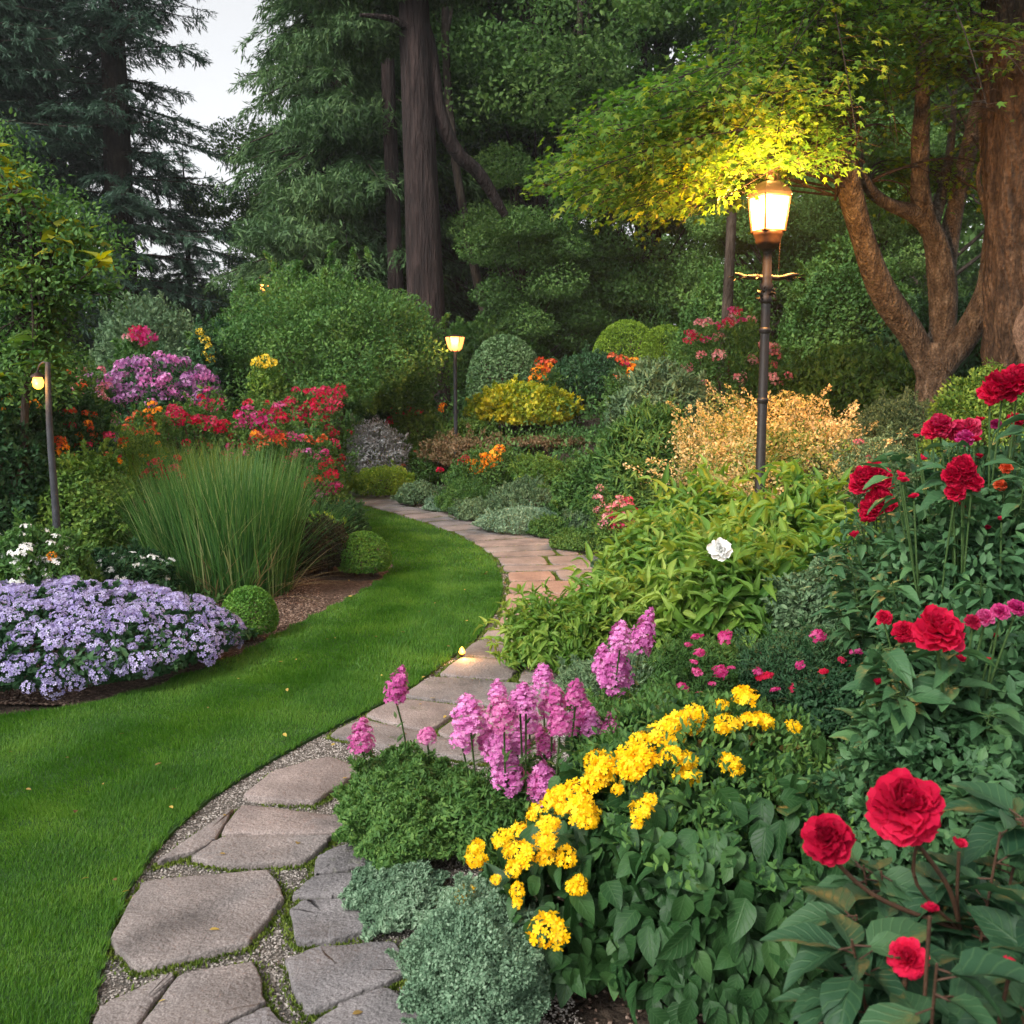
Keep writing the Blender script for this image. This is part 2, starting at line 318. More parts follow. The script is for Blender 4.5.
leafmat('lilac', [(0.225,0.075,0.225),(0.360,0.150,0.345),(0.465,0.255,0.450)], trans=.25, clump=0, rough=.6, spec=.2, objvar=.5)
leafmat('violet', [(.26,.22,.44),(.38,.33,.56),(.52,.48,.70)], trans=.25, clump=0, rough=.6, spec=.2, objvar=.5, ramp_uv=(.14,.08,.32))
leafmat('painted_glow', [(.62,.42,.02),(.8,.58,.05),(.9,.7,.15)], trans=.4, clump=0)  # golden tone paints lamplight falling on a few leaves
leafmat('white_petal', [(.7,.7,.68),(.85,.85,.83)], trans=.25, clump=0, rough=.6, spec=.2)
leafmat('dry', [(.25,.19,.09),(.4,.33,.18)], trans=.2, clump=0)
leafmat('dead_leaf', [(.07,.035,.015),(.16,.08,.03)], trans=.15, clump=0)
surfmat('soil', [(.014,.009,.006),(.035,.024,.016),(.07,.05,.035)], scale=7, bump=1, bdist=.03, voro=60)
surfmat('mulch', [(.03,.018,.013),(.08,.05,.038),(.16,.11,.085)], scale=30, bump=1, bdist=.02, voro=70)
surfmat('gravel', [(.05,.045,.038),(.13,.115,.10),(.27,.24,.215)], scale=60, bump=1, bdist=.01, voro=110)
surfmat('turf', [(.012,.04,.006),(.022,.07,.01)], scale=10, bump=.5)
surfmat('bark', [(.012,.009,.007),(.035,.025,.018),(.08,.06,.045)], scale=9, stretch=(1,1,.25), bump=1, bdist=.05, bscale=26)
surfmat('redbark', [(.008,.005,.005),(.028,.017,.015),(.07,.045,.04)], scale=11, stretch=(1,1,.13), bump=1, bdist=.12, bscale=22)
surfmat('maplebark', [(.03,.022,.018),(.085,.068,.052),(.15,.125,.098),(.30,.265,.22)], scale=12, stretch=(1,1,.5), bump=1, bdist=.08, bscale=45, speck=45)
surfmat('roughbark', [(.010,.007,.005),(.04,.026,.016),(.09,.06,.038),(.15,.11,.075)], scale=10, stretch=(1,1,.3), bump=1, bdist=.2, bscale=24, speck=30)
surfmat('stonebark', [(.035,.025,.02),(.09,.068,.055),(.15,.12,.10)], speck=50, scale=9, bump=.6, bdist=.03, bscale=30)
surfmat('stem_brown', [(.035,.018,.012),(.09,.045,.025)], scale=20, rough=.6)
surfmat('stem_green', [(.03,.07,.015),(.06,.11,.03)], scale=20, rough=.6)
surfmat('iron', [(.008,.006,.005),(.018,.013,.011)], scale=40, rough=.45, bump=.15, bdist=.002, spec=.5)
surfmat('copper', [(.022,.012,.008),(.055,.028,.016)], scale=30, rough=.45, bump=.2, bdist=.003, metal=.3)
surfmat('post_grey', [(.025,.027,.033),(.05,.054,.064)], scale=20, rough=.6)
for nm, a, b in (('a', (.085,.075,.072), (.29,.25,.235)), ('b', (.11,.09,.085), (.31,.255,.235)), ('c', (.075,.072,.075), (.24,.22,.22)), ('d', (.18,.115,.09), (.38,.26,.21))):
    surfmat('flag_'+nm, [a, tuple((x+y)/2 for x, y in zip(a, b)), b], scale=3.5, detail=9, rough=.85, bump=1, bdist=.008, bscale=70, speck=190, stain=True)
def glass(name, col, st):
    m = bpy.data.materials.new(name); m.use_nodes = True; p = m.node_tree.nodes['Principled BSDF']
    p.inputs['Base Color'].default_value = (*col, 1); p.inputs['Emission Color'].default_value = (*col, 1); p.inputs['Emission Strength'].default_value = st
    p.inputs['Roughness'].default_value = .3; MATS[name] = m; return m
glass('lit_glass', (1, .74, .40), 1.6); glass('lit_ember', (1, .34, .09), 1.2); glass('lit_amber', (1, .45, .06), 2.2)
# ------------------------------------------------------------------ terrain
LE = [(98,1024),(107,960),(125,900),(160,850),(205,805),(270,765),(345,725),(400,700),(440,670),(480,640),(503,605),(503,580),(495,562),(470,543),(430,527),(390,515),(345,503),(332,494)]
Lw = np.array([g(*p) for p in LE]); Lw = np.vstack([[Lw[0][0]+.35, .2], Lw, Lw[-1]+(Lw[-1]-Lw[-2])*1.5])
# resample and smooth the lawn-side path edge
def resample(P, n):
    d = np.concatenate([[0], np.cumsum(np.linalg.norm(np.diff(P, axis=0), axis=1))]); s = np.linspace(0, d[-1], n)
    return np.stack([np.interp(s, d, P[:, 0]), np.interp(s, d, P[:, 1])], -1), s
Lr, Ls = resample(Lw, 160)
for _ in range(6): Lr[1:-1] = (Lr[:-2]+2*Lr[1:-1]+Lr[2:])/4
tan = norm(np.gradient(Lr, axis=0)); nor = np.stack([tan[:, 1], -tan[:, 0]], -1)
PW = .88
Rr = Lr+nor*PW
o_ = np.argsort(Rr[:, 1]); RrS = Rr[o_]
def xL(Y): return np.interp(Y, Lr[:, 1], Lr[:, 0])
def xR(Y): return np.interp(Y, RrS[:, 1], RrS[:, 0])
GE = [(0,719),(60,713),(150,692),(240,657),(300,625),(350,600),(385,580),(394,566),(384,548),(366,532),(350,522),(345,512)]
Gw = np.array([g(*p) for p in GE]); Gw = np.vstack([[-9, Gw[0][1]-.35], [-2.6, Gw[0][1]-.05], Gw])
def xG(Y):
    Y = np.asarray(Y, float); r = np.interp(Y, Gw[:, 1], Gw[:, 0]); return np.where(Y < Gw[0][1], -9., r)
def sm(x): x = np.clip(x, 0, 1); return x*x*(3-2*x)
def h(x, y):
    x = np.asarray(x, float); y = np.asarray(y, float)
    corr = 1-sm((y-14)/3)
    left = np.where(y < 12.9, xG(np.minimum(y, 12.9)), xL(y)-.1)
    r = x-xR(y); l = left-x
    d = np.where(corr > 0, np.maximum(np.maximum(r, l), 0), 3)*1.0
    d = d*corr + 3*(1-corr)
    side = .14*np.clip(r, 0, 7)*sm(r/1.2) + .05*np.clip(l, 0, 8)*sm(l/1.)
    side = side*np.clip(1-(y-14)/14, 0.3, 1)
    back = .95*sm((y-9)/13)*sm(d/2.2) + 1.6*sm((y-22)/40)
    return side+back+.015*np.sin(x*3.1+y*1.7)*sm(d/.6)
def hz(x, y): return float(h(x, y))
k = np.sinh(np.linspace(-6.2, 6.2, 380)); k = k/k[-1]*400
gx, gy = np.meshgrid(k-0.5, np.sinh(np.linspace(-3.2, 6.4, 380))/np.sinh(6.4)*500+6)
gz = h(gx, gy)-.022
n_ = 380; I = np.arange(n_-1)[:, None]*n_+np.arange(n_-1)[None]
mb = MB(); mb.raw(np.stack([gx, gy, gz], -1), np.stack([I, I+1, I+n_+1, I+n_], -1).reshape(-1, 4))
tag(mb.build('ground', MATS['soil']), None, None, kind='structure')
# mulch strip along the bed edge
mb = MB(); Y = np.linspace(4.7, 12.5, 90); a = xG(Y)
rows = np.stack([a-1.3, a-.6, a+.03], 1)
V = np.stack([rows, np.repeat(Y[:, None], 3, 1), h(rows, Y[:, None])+.0], -1)
I = np.arange(89)[:, None]*3+np.arange(2)[None]
mb.raw(V, np.stack([I, I+1, I+4, I+3], -1).reshape(-1, 4)); tag(mb.build('mulch', MATS['mulch']), None, None, kind='structure')
# gravel path bed
mb = MB(); m_ = len(Lr); A = Lr-nor*.03; B = Lr+nor*(PW+.22)
V = np.stack([np.stack([A[:, 0], A[:, 1], np.full(m_, .002)], -1), np.stack([B[:, 0], B[:, 1], np.full(m_, .002)], -1)], 1)
I = np.arange(m_-1)[:, None]*2
mb.raw(V, np.concatenate([I, I+1, I+3, I+2], 1)); tag(mb.build('path', MATS['gravel']), None, None, kind='structure')
# lawn sheet (3 cm proud, with a cut edge)
mb = MB(); Y = np.linspace(.3, 12.9, 160); a = np.minimum(xG(Y), xL(Y)-.02); b = xL(Y)-.01; a = np.maximum(a, -9)
V = np.stack([np.stack([a, Y, np.full(160, -.02)], -1), np.stack([a, Y, np.full(160, .018)], -1), np.stack([b, Y, np.full(160, .018)], -1), np.stack([b, Y, np.full(160, -.02)], -1)], 1)
I = np.arange(159)[:, None]*4+np.arange(3)[None]
mb.raw(V, np.stack([I, I+1, I+5, I+4], -1).reshape(-1, 4), smooth=False); tag(mb.build('lawn', MATS['turf']), None, None, kind='structure')

rng = np.random.default_rng(5)
# lawn blades: density and width follow what the eye can resolve, mown in soft bands
def lawn_pts(n, y0, y1):
    Y = rng.uniform(y0, y1, n*3); X = rng.uniform(-4.6, .3, n*3)
    ok = (X > xG(Y)+.02*np.sin(Y*23)) & (X < xL(Y)-.012+.012*np.sin(Y*19+np.sin(Y*47)*2)) & (X > -.62*Y-1.6) & (X < .3*Y)
    return X[ok][:n], Y[ok][:n]
mb = MB()
for n, y0, y1, ln, wd, t in ((250000, 1.5, 3.6, .022, .0024, BL2), (215000, 3.4, 5.2, .023, .0032, BL1), (130000, 5.0, 8, .026, .0055, BL1), (70000, 7.8, 12.8, .028, .009, BL1)):
    X, Yy = lawn_pts(n, y0, y1); n = len(X)
    s_off = (xL(Yy)-X); band = np.sin(s_off*2*np.pi/.95+np.sin(Yy*.7)*.4)
    an = rng.uniform(0, 6.283, n); le = rng.uniform(.0, .75, n)
    D = np.stack([np.cos(an)*le, np.sin(an)*le+.55*np.tanh(band*2.2), np.ones(n)], -1)
    pat = .5+.5*np.sin(X*5.1+np.sin(Yy*3.7)*2)*np.sin(Yy*4.3+X)
    L_ = ln*rng.uniform(.5, 1.25, n)*(.75+.4*pat+.2*np.sin(X*17+Yy*13)*np.sin(Yy*21-X*9)); edge = s_off < .035; L_ = np.where(edge, L_*1.25, L_)
    D[edge, 0] += .5*(np.sin(Yy[edge]*31+np.sin(Yy[edge]*11)*3) > .3)
    N = np.stack([rng.normal(size=n), rng.normal(size=n)-.5, rng.normal(size=n)*.1], -1)
    mb.inst(t, np.stack([X, Yy, np.full(n, .015)], -1), D, N, L_, wd*rng.uniform(.7, 1.3, n), np.clip(rng.normal(.45, .25, n), 0, 1), smooth=False)
tag(mb.build('grass', MATS['lawn_grass']), 'short mown green lawn grass in soft bands beside the path', None, kind='stuff')

# pebbles in the path
def pebbles(X, Y, z, s):
    n = len(X); V0 = np.array([(1,0,0),(-1,0,0),(0,1,0),(0,-1,0),(0,0,.7),(0,0,-.7),(.6,.6,.35),(-.6,.6,.35),(-.6,-.6,.35),(.6,-.6,.35)])*.5
    F = np.array([[0,6,4],[6,2,4],[2,7,4],[7,1,4],[1,8,4],[8,3,4],[3,9,4],[9,0,4],[0,5,6],[6,5,2],[2,5,7],[7,5,1],[1,5,8],[8,5,3],[3,5,9],[9,5,0]])
    a = rng.uniform(0, 6.28, n); sc = s*rng.uniform(.6, 1.4, n); st = rng.uniform(.6, 1, n)
    V = V0[None]*(1+.12*rng.standard_normal((n, 10, 1)))*sc[:, None, None]; V[:, :, 1] *= st[:, None]
    x = V[:, :, 0]*np.cos(a)[:, None]-V[:, :, 1]*np.sin(a)[:, None]; y = V[:, :, 0]*np.sin(a)[:, None]+V[:, :, 1]*np.cos(a)[:, None]
    V = np.stack([x+X[:, None], y+Y[:, None], V[:, :, 2]+z], -1)
    mb.raw(V.reshape(-1, 3), (F[None]+(np.arange(n)*10)[:, None, None]).reshape(-1, 3), np.repeat(rng.uniform(0, 1, n), 10), smooth=False)
leafmat('pebble', [(.05,.04,.034),(.16,.14,.12),(.3,.265,.24),(.5,.46,.42)], trans=0, clump=0, rough=.7)
mb = MB()
for n, y0, y1, s in ((60000, 1.9, 4.4, .0072), (14000, 4.4, 8, .012)):
    Y = rng.uniform(y0, y1, n); X = xL(Y)+rng.uniform(-.02, PW+.35, n); pebbles(X, Y, .004, s)
tag(mb.build('gravel', MATS['pebble']), 'fine grey and pinkish gravel between the flagstones', None, kind='stuff')
leafmat('chip', [(.025,.014,.01),(.07,.042,.03),(.15,.10,.075),(.26,.19,.15)], trans=0, clump=0, rough=.8)
mb = MB()
n = 26000; Y = rng.uniform(4.7, 10, n); X = xG(Y)-np.abs(rng.uniform(-.02, .9, n)); pebbles(X, Y, 0, .016)
mb.V[-1][:, 2] += np.repeat(h(X, Y), 10)
n = 3500; Y = rng.uniform(1.7, 3.3, n); X = rng.uniform(.1, 1.6, n); ok = X > xR(Y)+.1; X = X[ok]; Y = Y[ok]; pebbles(X, Y, 0, .011)
mb.V[-1][:, 2] += np.repeat(h(X, Y)-.012, 10)
tag(mb.build('mulch_chips', MATS['chip']), 'brown bark mulch chips scattered over the beds', None, kind='stuff')

# ------------------------------------------------------------------ flagstones, each a stone of its own
FG = 'flagstones of the garden path'
stone_polys = []
def flagstone(poly, label, mat, seed, z=.03):
    P = np.array(poly, float); c = P.mean(0); r = np.random.default_rng(seed)
    a = np.sum(P[:, 0]*np.roll(P[:, 1], -1)-np.roll(P[:, 0], -1)*P[:, 1])
    if a < 0: P = P[::-1]
    for it in range(2):                                    # round the corners
        Q = np.roll(P, -1, 0); f = .075 if it == 0 else .25; P = np.stack([P*(1-f)+Q*f, P*f+Q*(1-f)], 1).reshape(-1, 2)
    # subdivide and roughen the edge
    Q = np.roll(P, -1, 0); P = np.stack([P, (P+Q)/2], 1).reshape(-1, 2); n = len(P); P += r.normal(0, .0025, P.shape)
    stone_polys.append(P.copy())
    tx, ty = r.normal(0, .006, 2)
    def zz(p, q): return q+(p[:, 0]-c[0])*tx+(p[:, 1]-c[1])*ty
    rings = [(1.0, -.02, 0), (1.0, z-.006, .0), (.985, z-.001, 0), (.965, z, 0), (.6, z+.002, 0), (.25, z+.003, 0)]
    V = []; rr_ = r.normal(0, .0002, (len(rings), n))
    for i, (s, q, _) in enumerate(rings):
        p = c+(P-c)*s; V.append(np.stack([p[:, 0], p[:, 1], zz(p, q)+(rr_[i] if i > 2 else 0)], -1))
    V = np.concatenate(V); i = np.arange(len(rings)-1)[:, None]*n; j = np.arange(n)[None]; j2 = (j+1) % n
    F = [list(f) for f in np.stack([i+j, i+j2, i+n+j2, i+n+j], -1).reshape(-1, 4)] + [list(range((len(rings)-1)*n, len(rings)*n))]
    mb = MB(); mb.raw(V, F, r.uniform()); o = mb.build('flagstone', MATS[mat], origin=(c[0], c[1], 0))
    return tag(o, label, 'paving stone', FG)
def zp(pts): return [g(100+.332*x, 740+.332*y, .03) for x, y in pts]
near = [
 ([(25,600),(125,420),(515,388),(556,470),(450,607),(115,684)], 'largest grey flagstone with a pinkish centre, beside the lawn edge', 'flag_a'),
 ([(425,165),(520,90),(690,46),(797,85),(640,186)], 'rounded pinkish grey flagstone just below the leftmost pink flower spike', 'flag_b'),
 ([(160,368),(405,198),(345,300),(290,330)], 'narrow wedge flagstone squeezed along the lawn edge above the largest one', 'flag_a'),
 ([(425,190),(775,235),(765,276),(355,281)], 'long flat flagstone, upper of the two thin parallel ones', 'flag_b'),
 ([(268,350),(365,288),(705,284),(620,360),(400,375)], 'long thin flagstone directly above the largest one', 'flag_a'),
 ([(655,345),(740,310),(830,312),(800,375),(640,408)], 'small grey flagstone tucked against the green foliage, upper of two', 'flag_c'),
 ([(572,468),(640,408),(830,385),(820,460),(700,470)], 'small pointed flagstone beside the gravel pocket, lower of two', 'flag_c'),
 ([(575,505),(610,478),(840,472),(830,560),(690,603),(590,603)], 'rounded dark flagstone between gravel pocket and green foliage', 'flag_c'),
 ([(556,655),(650,620),(890,600),(930,690),(860,730),(625,818),(590,760)], 'dark grey flagstone at the bottom right with a corner crack', 'flag_c'),
 ([(120,862),(235,700),(468,658),(497,790),(345,862),(300,1020),(100,1020)], 'broad grey flagstone in front of the largest one, cut by the bottom edge', 'flag_a'),
 ([(355,866),(502,798),(550,850),(640,880),(560,1040),(330,1040)], 'low grey flagstone showing only its tip along the bottom edge', 'flag_c'),
 ([(625,862),(720,790),(860,738),(960,800),(1020,900),(900,1040),(660,1040)], 'dark flagstone beside the blue green ground cover at the bottom', 'flag_c'),
 ([(-6,800),(215,695),(225,705),(105,860),(60,960),(-40,960)], 'gravel strewn flagstone at the lawn corner, bottom left of the path', 'flag_a'),
]
for i, (p, lb, m) in enumerate(near): flagstone(zp(p), lb, m, 100+i)
ORD = ['first','second','third','fourth','fifth','sixth','seventh','eighth','ninth','tenth','eleventh','twelfth','thirteenth','fourteenth','fifteenth','sixteenth','seventeenth','eighteenth','nineteenth','twentieth',
 'twenty-first','twenty-second','twenty-third','twenty-fourth','twenty-fifth','twenty-sixth','twenty-seventh','twenty-eighth','twenty-ninth','thirtieth','thirty-first','thirty-second']
def onpath(s, o):
    i = np.interp(s, Ls, np.arange(len(Ls))); c = np.array([np.interp(i, np.arange(len(Ls)), Lr[:, q]) for q in (0, 1)])
    n = np.array([np.interp(i, np.arange(len(Ls)), nor[:, q]) for q in (0, 1)]); return c+n*o
s0 = float(np.interp(g(330,742)[1], Lr[:, 1], Ls)); s = s0+.02; r = random.Random(4); i = 0; end = Ls[-1]-.2
sk = 0.05
while s < end and i < 31:
    ln = r.uniform(.26, .42); sk2 = r.uniform(-.10, .10); yy = onpath(s, 0)[1]
    mat = 'flag_d' if 6.1 < yy < 7.6 else r.choice(['flag_b', 'flag_a', 'flag_c'])
    adj = ('reddish' if mat == 'flag_d' else 'pinkish grey' if mat == 'flag_b' else 'grey')
    a0, a1 = .03+r.uniform(-.01, .03), PW+r.uniform(-.07, .05); gp = r.uniform(.016, .026)
    split = r.random() < (.55 if yy > 7 else .35)
    def q(sa, o): return onpath(sa, o)
    e0 = lambda o: s+gp+sk*(o/PW); e1 = lambda o: s+ln-gp+sk2*(o/PW)
    if split:
        m = r.uniform(.42, .62); mm = m+r.uniform(-.06, .06)
        flagstone([q(e0(a0), a0), q(e0(m), m-.018), q(e1(mm), mm-.018), q(e1(a0), a0)], f'{adj} lawn side slab in the {ORD[i]} row beyond the big flagstones', mat, 300+i)
        j0 = r.uniform(-.03, .06)
        flagstone([q(e0(m), m+.018), q(e0(a1), a1), q(e1(a1), a1), q(e1(mm), mm+.018)], f'flower side slab in the {ORD[i]} row beyond the big flagstones', 'flag_b', 400+i)
    else:
        flagstone([q(e0(a0), a0), q(e0(a1), a1), q(e1(a1), a1), q(e1(a0), a0)], f'{adj} full width slab, {ORD[i]} row beyond the big flagstones', mat, 300+i)
    s += ln; sk = sk2; i += 1
# moss tufts: short blades hugging stone rims on the path
mb = MB()
for pi, P in enumerate(stone_polys):
    r_ = np.random.default_rng(900+pi); yy = P[:, 1].mean()
    per = np.linalg.norm(P-np.roll(P, -1, 0), axis=1); n = int(per.sum()*(1500 if yy < 5 else 700))
    e = r_.choice(len(P), n, p=per/per.sum()); t = r_.uniform(0, 1, n)[:, None]; q = P[e]*(1-t)+np.roll(P, -1, 0)[e]*t
    ph = np.sin(q[:, 0]*9+pi)*np.sin(q[:, 1]*7.3); ok = ph > r_.uniform(-.9, .7, n); q = q[ok]; n = len(q)
    if not n: continue
    out = norm(q-P.mean(0)); q = q+out*np.abs(r_.normal(0, .016, n))[:, None]
    z = np.full(n, .004)
    D = np.stack([r_.normal(0, .5, n), r_.normal(0, .5, n), np.ones(n)], -1)
    mb.inst(DIA, np.stack([q[:, 0], q[:, 1], z], -1), D, r_.normal(size=(n, 3)), r_.uniform(.006, .020, n)*(1 if yy < 5 else 1.5), .007 if yy < 5 else .013, r_.uniform(0, 1, n), smooth=False)
tag(mb.build('moss', MATS['moss']), 'yellow green moss growing in the joints of the path', None, kind='stuff')

# a few fallen leaves on stones, lawn and soil
mb = MB(); n = 150; Y = rng.uniform(2.1, 8, n); X = xL(Y)+rng.normal(.35, .8, n); on = (X > xL(Y)) & (X < xR(Y)); z = np.where(on, .036, np.where(X < xL(Y), .045, h(X, Y)+.01))
an = rng.uniform(0, 6.28, n); D = np.stack([np.cos(an), np.sin(an), rng.uniform(-.1, .25, n)], -1); L = rng.uniform(.012, .034, n)
leafmat('fallen', [(.10,.05,.02),(.3,.2,.06),(.5,.36,.08)], trans=.2, clump=0)
mb.inst(LEAF, np.stack([X, Y, z], -1), D, np.array([0, 0, 1.])+rng.normal(0, .3, (n, 3)), L, L*.55, rng.uniform(0, 1, n)); tag(mb.build('leaf_litter', MATS['fallen']), 'small fallen brown and yellow leaves on the path and lawn', None, kind='stuff')
# ------------------------------------------------------------------ foliage generators
def dirs(rng, n, zmin=-.35):
    v = norm(rng.standard_normal((int(n*2.2)+20, 3))); v = v[v[:, 2] > zmin]; return v[:n] if len(v) >= n else v
def dome(rng, n, c, rx, ry, rzt, rzb, bumps=14, amp=.22, inner=.25, zmin=-.5, sharp=9., neat=False):
    """points near the lumpy skin of a dome. returns P, outward unit normals, relative radius"""
    u = dirs(rng, n, zmin); n = len(u); b = dirs(rng, bumps, -.2)
    rad = np.ones(n)*(1-amp*.55)
    if not neat:
        k = np.exp(sharp*(u@b.T-1)); rad = rad+amp*k.max(1)*1.0+amp*.4*np.sin(u[:, 0]*11+b[0, 0]*9)*np.sin(u[:, 1]*9+u[:, 2]*7)
    else: rad = np.ones(n)
    dep = np.abs(rng.normal(0, .05, n)) if neat else np.abs(rng.normal(0, .10, n))*rng.choice([.6, 1., 1.9], n)-.02; m = rng.uniform(size=n) < inner; dep = np.where(m, rng.uniform(0, .55, n), dep)
    q = rad*(1-dep); ex = np.stack([u[:, 0]*rx, u[:, 1]*ry, np.where(u[:, 2] > 0, u[:, 2]*rzt, u[:, 2]*rzb)], -1)
    nn = norm(u/np.array([rx, ry, max(rzt, .01)]))
    return np.asarray(c)+ex*q[:, None], nn, q
def leaf_orient(rng, N0, up=.5, spread=.8, droop=0.):
    n = len(N0); D = norm(N0*.55+rng.standard_normal((n, 3))*spread+np.array([0, 0, up-droop])); N = N0*.8+rng.standard_normal((n, 3))*.45+np.array([0, 0, .7])
    return D, N
def fill_leaves(mb, rng, n, c, rx, ry, rzt, rzb, tmpl, size, ratio=.5, up=.4, spread=.8, droop=0., zfloor=None, **kw):
    P, Nn, q = dome(rng, n, c, rx, ry, rzt, rzb, **kw)
    if zfloor is not None:
        ok = P[:, 2] > zfloor+.01; P = P[ok]; Nn = Nn[ok]; q = q[ok]
    D, N = leaf_orient(rng, Nn, up, spread, droop); m = len(P); L = size*rng.uniform(.6, 1.3, m)
    mb.inst(tmpl, P-D*L[:, None]*.5, D, N, L, L*ratio, np.clip(rng.normal(.45, .22, m), 0, 1))
    return P, Nn

# ------------------------------------------------------------------ flower meshes (shared by the copies)
PROTO = {}
def bloom_mesh(name, mat, seed, ball=.5, rings=6, n0=5):
    key = (name, mat, seed)
    if key in PROTO: return PROTO[key]
    r = np.random.default_rng(seed); mb = MB()
    for i in range(rings):
        t = i/(rings-1); n = n0+int(i*2.2); el = R(82-t*(75+40*ball))
        for j in range(n):
            a = 2*math.pi*(j+.5*(i % 2))/n+r.normal(0, .12); e = el+r.normal(0, .15)
            D = np.array([math.cos(a)*math.cos(e), math.sin(a)*math.cos(e), math.sin(e)])
            ins = np.array([-math.cos(a)*math.sin(e), -math.sin(a)*math.sin(e), math.cos(e)])
            L = (.62+.38*t)*r.uniform(.85, 1.1)*(1-.12*ball*(t > .8))
            mb.inst(petalT(4, 4, r.uniform(.08, .42), 1.0, r.uniform(.06, .2)), [D*.06+[0, 0, .10*(1-t)]], D, ins+r.normal(0, .28, 3), L, L*r.uniform(.6, .95), np.clip(.65-.35*(1-t)+r.normal(0, .2), 0, 1))
    PROTO[key] = mb.mesh(name, MATS[mat]); return PROTO[key]
def cluster_mesh(name, mat, seed, n=26, shape=(1, 1, .6), fs=.34, tmpl='5', zmin=-.15, bend=.35):
    key = (name, mat, seed, n)
    if key in PROTO: return PROTO[key]
    r = np.random.default_rng(seed); mb = MB()
    u = dirs(r, n*3, zmin); keep = []
    for v in u:
        if all(np.dot(v, w) < 1-1.6/n for w in keep): keep.append(v)
        if len(keep) >= n: break
    u = np.array(keep); m = len(u); P = u*np.array(shape)*r.uniform(.62 if n > 40 else .8, 1.12 if n > 40 else 1.02, (m, 1))
    N = norm(u*np.array(shape)**-1+r.normal(0, bend, (m, 3))); D = norm(np.cross(N, r.standard_normal((m, 3))))
    s = fs*r.uniform(.75, 1.2, m)
    mb.inst(FLOR4 if tmpl == '4' else FLOR5, P, D, N, s, s, np.clip(r.normal(.5, .28, m), 0, 1), smooth=False)
    PROTO[key] = mb.mesh(name, MATS[mat]); return PROTO[key]
def spike_mesh(name, mat, seed, n=300):
    key = (name, mat, seed)
    if key in PROTO: return PROTO[key]
    r = np.random.default_rng(seed); mb = MB(); t = r.uniform(0, 1, n)**.8; a = r.uniform(0, 6.283, n)
    rad = .42*np.sin(np.clip(t*.82+.18, 0, 1)*math.pi)**.6*(1-.25*t); P = np.stack([rad*np.cos(a), rad*np.sin(a), t*1.5-.3], -1)
    P *= r.uniform(.7, 1.15, (n, 1)); N = norm(np.stack([np.cos(a), np.sin(a), .35+t*.8-.3], -1)+r.normal(0, .3, (n, 3)))
    s = .085*r.uniform(.75, 1.3, n)
    mb.inst(FLOR5, P, norm(np.cross(N, r.standard_normal((n, 3)))), N, s, s, np.clip(r.normal(.5, .3, n), 0, 1), smooth=False)
    PROTO[key] = mb.mesh(name, MATS[mat]); return PROTO[key]
def flower_set(kind, mats):
    if kind == 'bloom': return [bloom_mesh('flower', m, s) for m in mats for s in (1, 2, 3)]
    if kind == 'bud': return [bloom_mesh('flower_bud', m, s+30, ball=-.9, rings=3, n0=3) for m in mats for s in (1, 2)]
    if kind == 'cup': return [bloom_mesh('flower', m, s+20, ball=.1, rings=4, n0=4) for m in mats for s in (1, 2)]
    if kind == 'ball': return [bloom_mesh('flower', m, s+10, ball=1., rings=7, n0=6) for m in mats for s in (1, 2, 3)]
    if kind == 'cluster': return [cluster_mesh('flower_cluster', m, s, n=44, fs=.30, bend=.6) for m in mats for s in (1, 2, 3)]
    if kind == 'azalea': return [cluster_mesh('flower_cluster', m, s, n=24, fs=.27, zmin=-.3, shape=(1, 1, .8), bend=.7) for m in mats for s in (4, 5, 6)]
    if kind == 'daisy': return [cluster_mesh('flower_cluster', m, s, n=9, fs=.4, shape=(1, 1, .25), zmin=.1) for m in mats for s in (7, 8)]
    if kind == 'spike': return [spike_mesh('flower_spike', m, s) for m in mats for s in (1, 2, 3)]
def put_flower(root, me, P, size, rng, up=None, name=None):
    q = Vector(up if up is not None else (rng.normal(0, .3), rng.normal(0, .3)-.3, 1)).to_track_quat('Z', 'Y')
    q = q @ Matrix.Rotation(rng.uniform(0, 6.28), 3, 'Z').to_quaternion()
    return link(name or me.name.split('.')[0], me, root, np.asarray(P)-np.array(root.location), q.to_euler(), size)

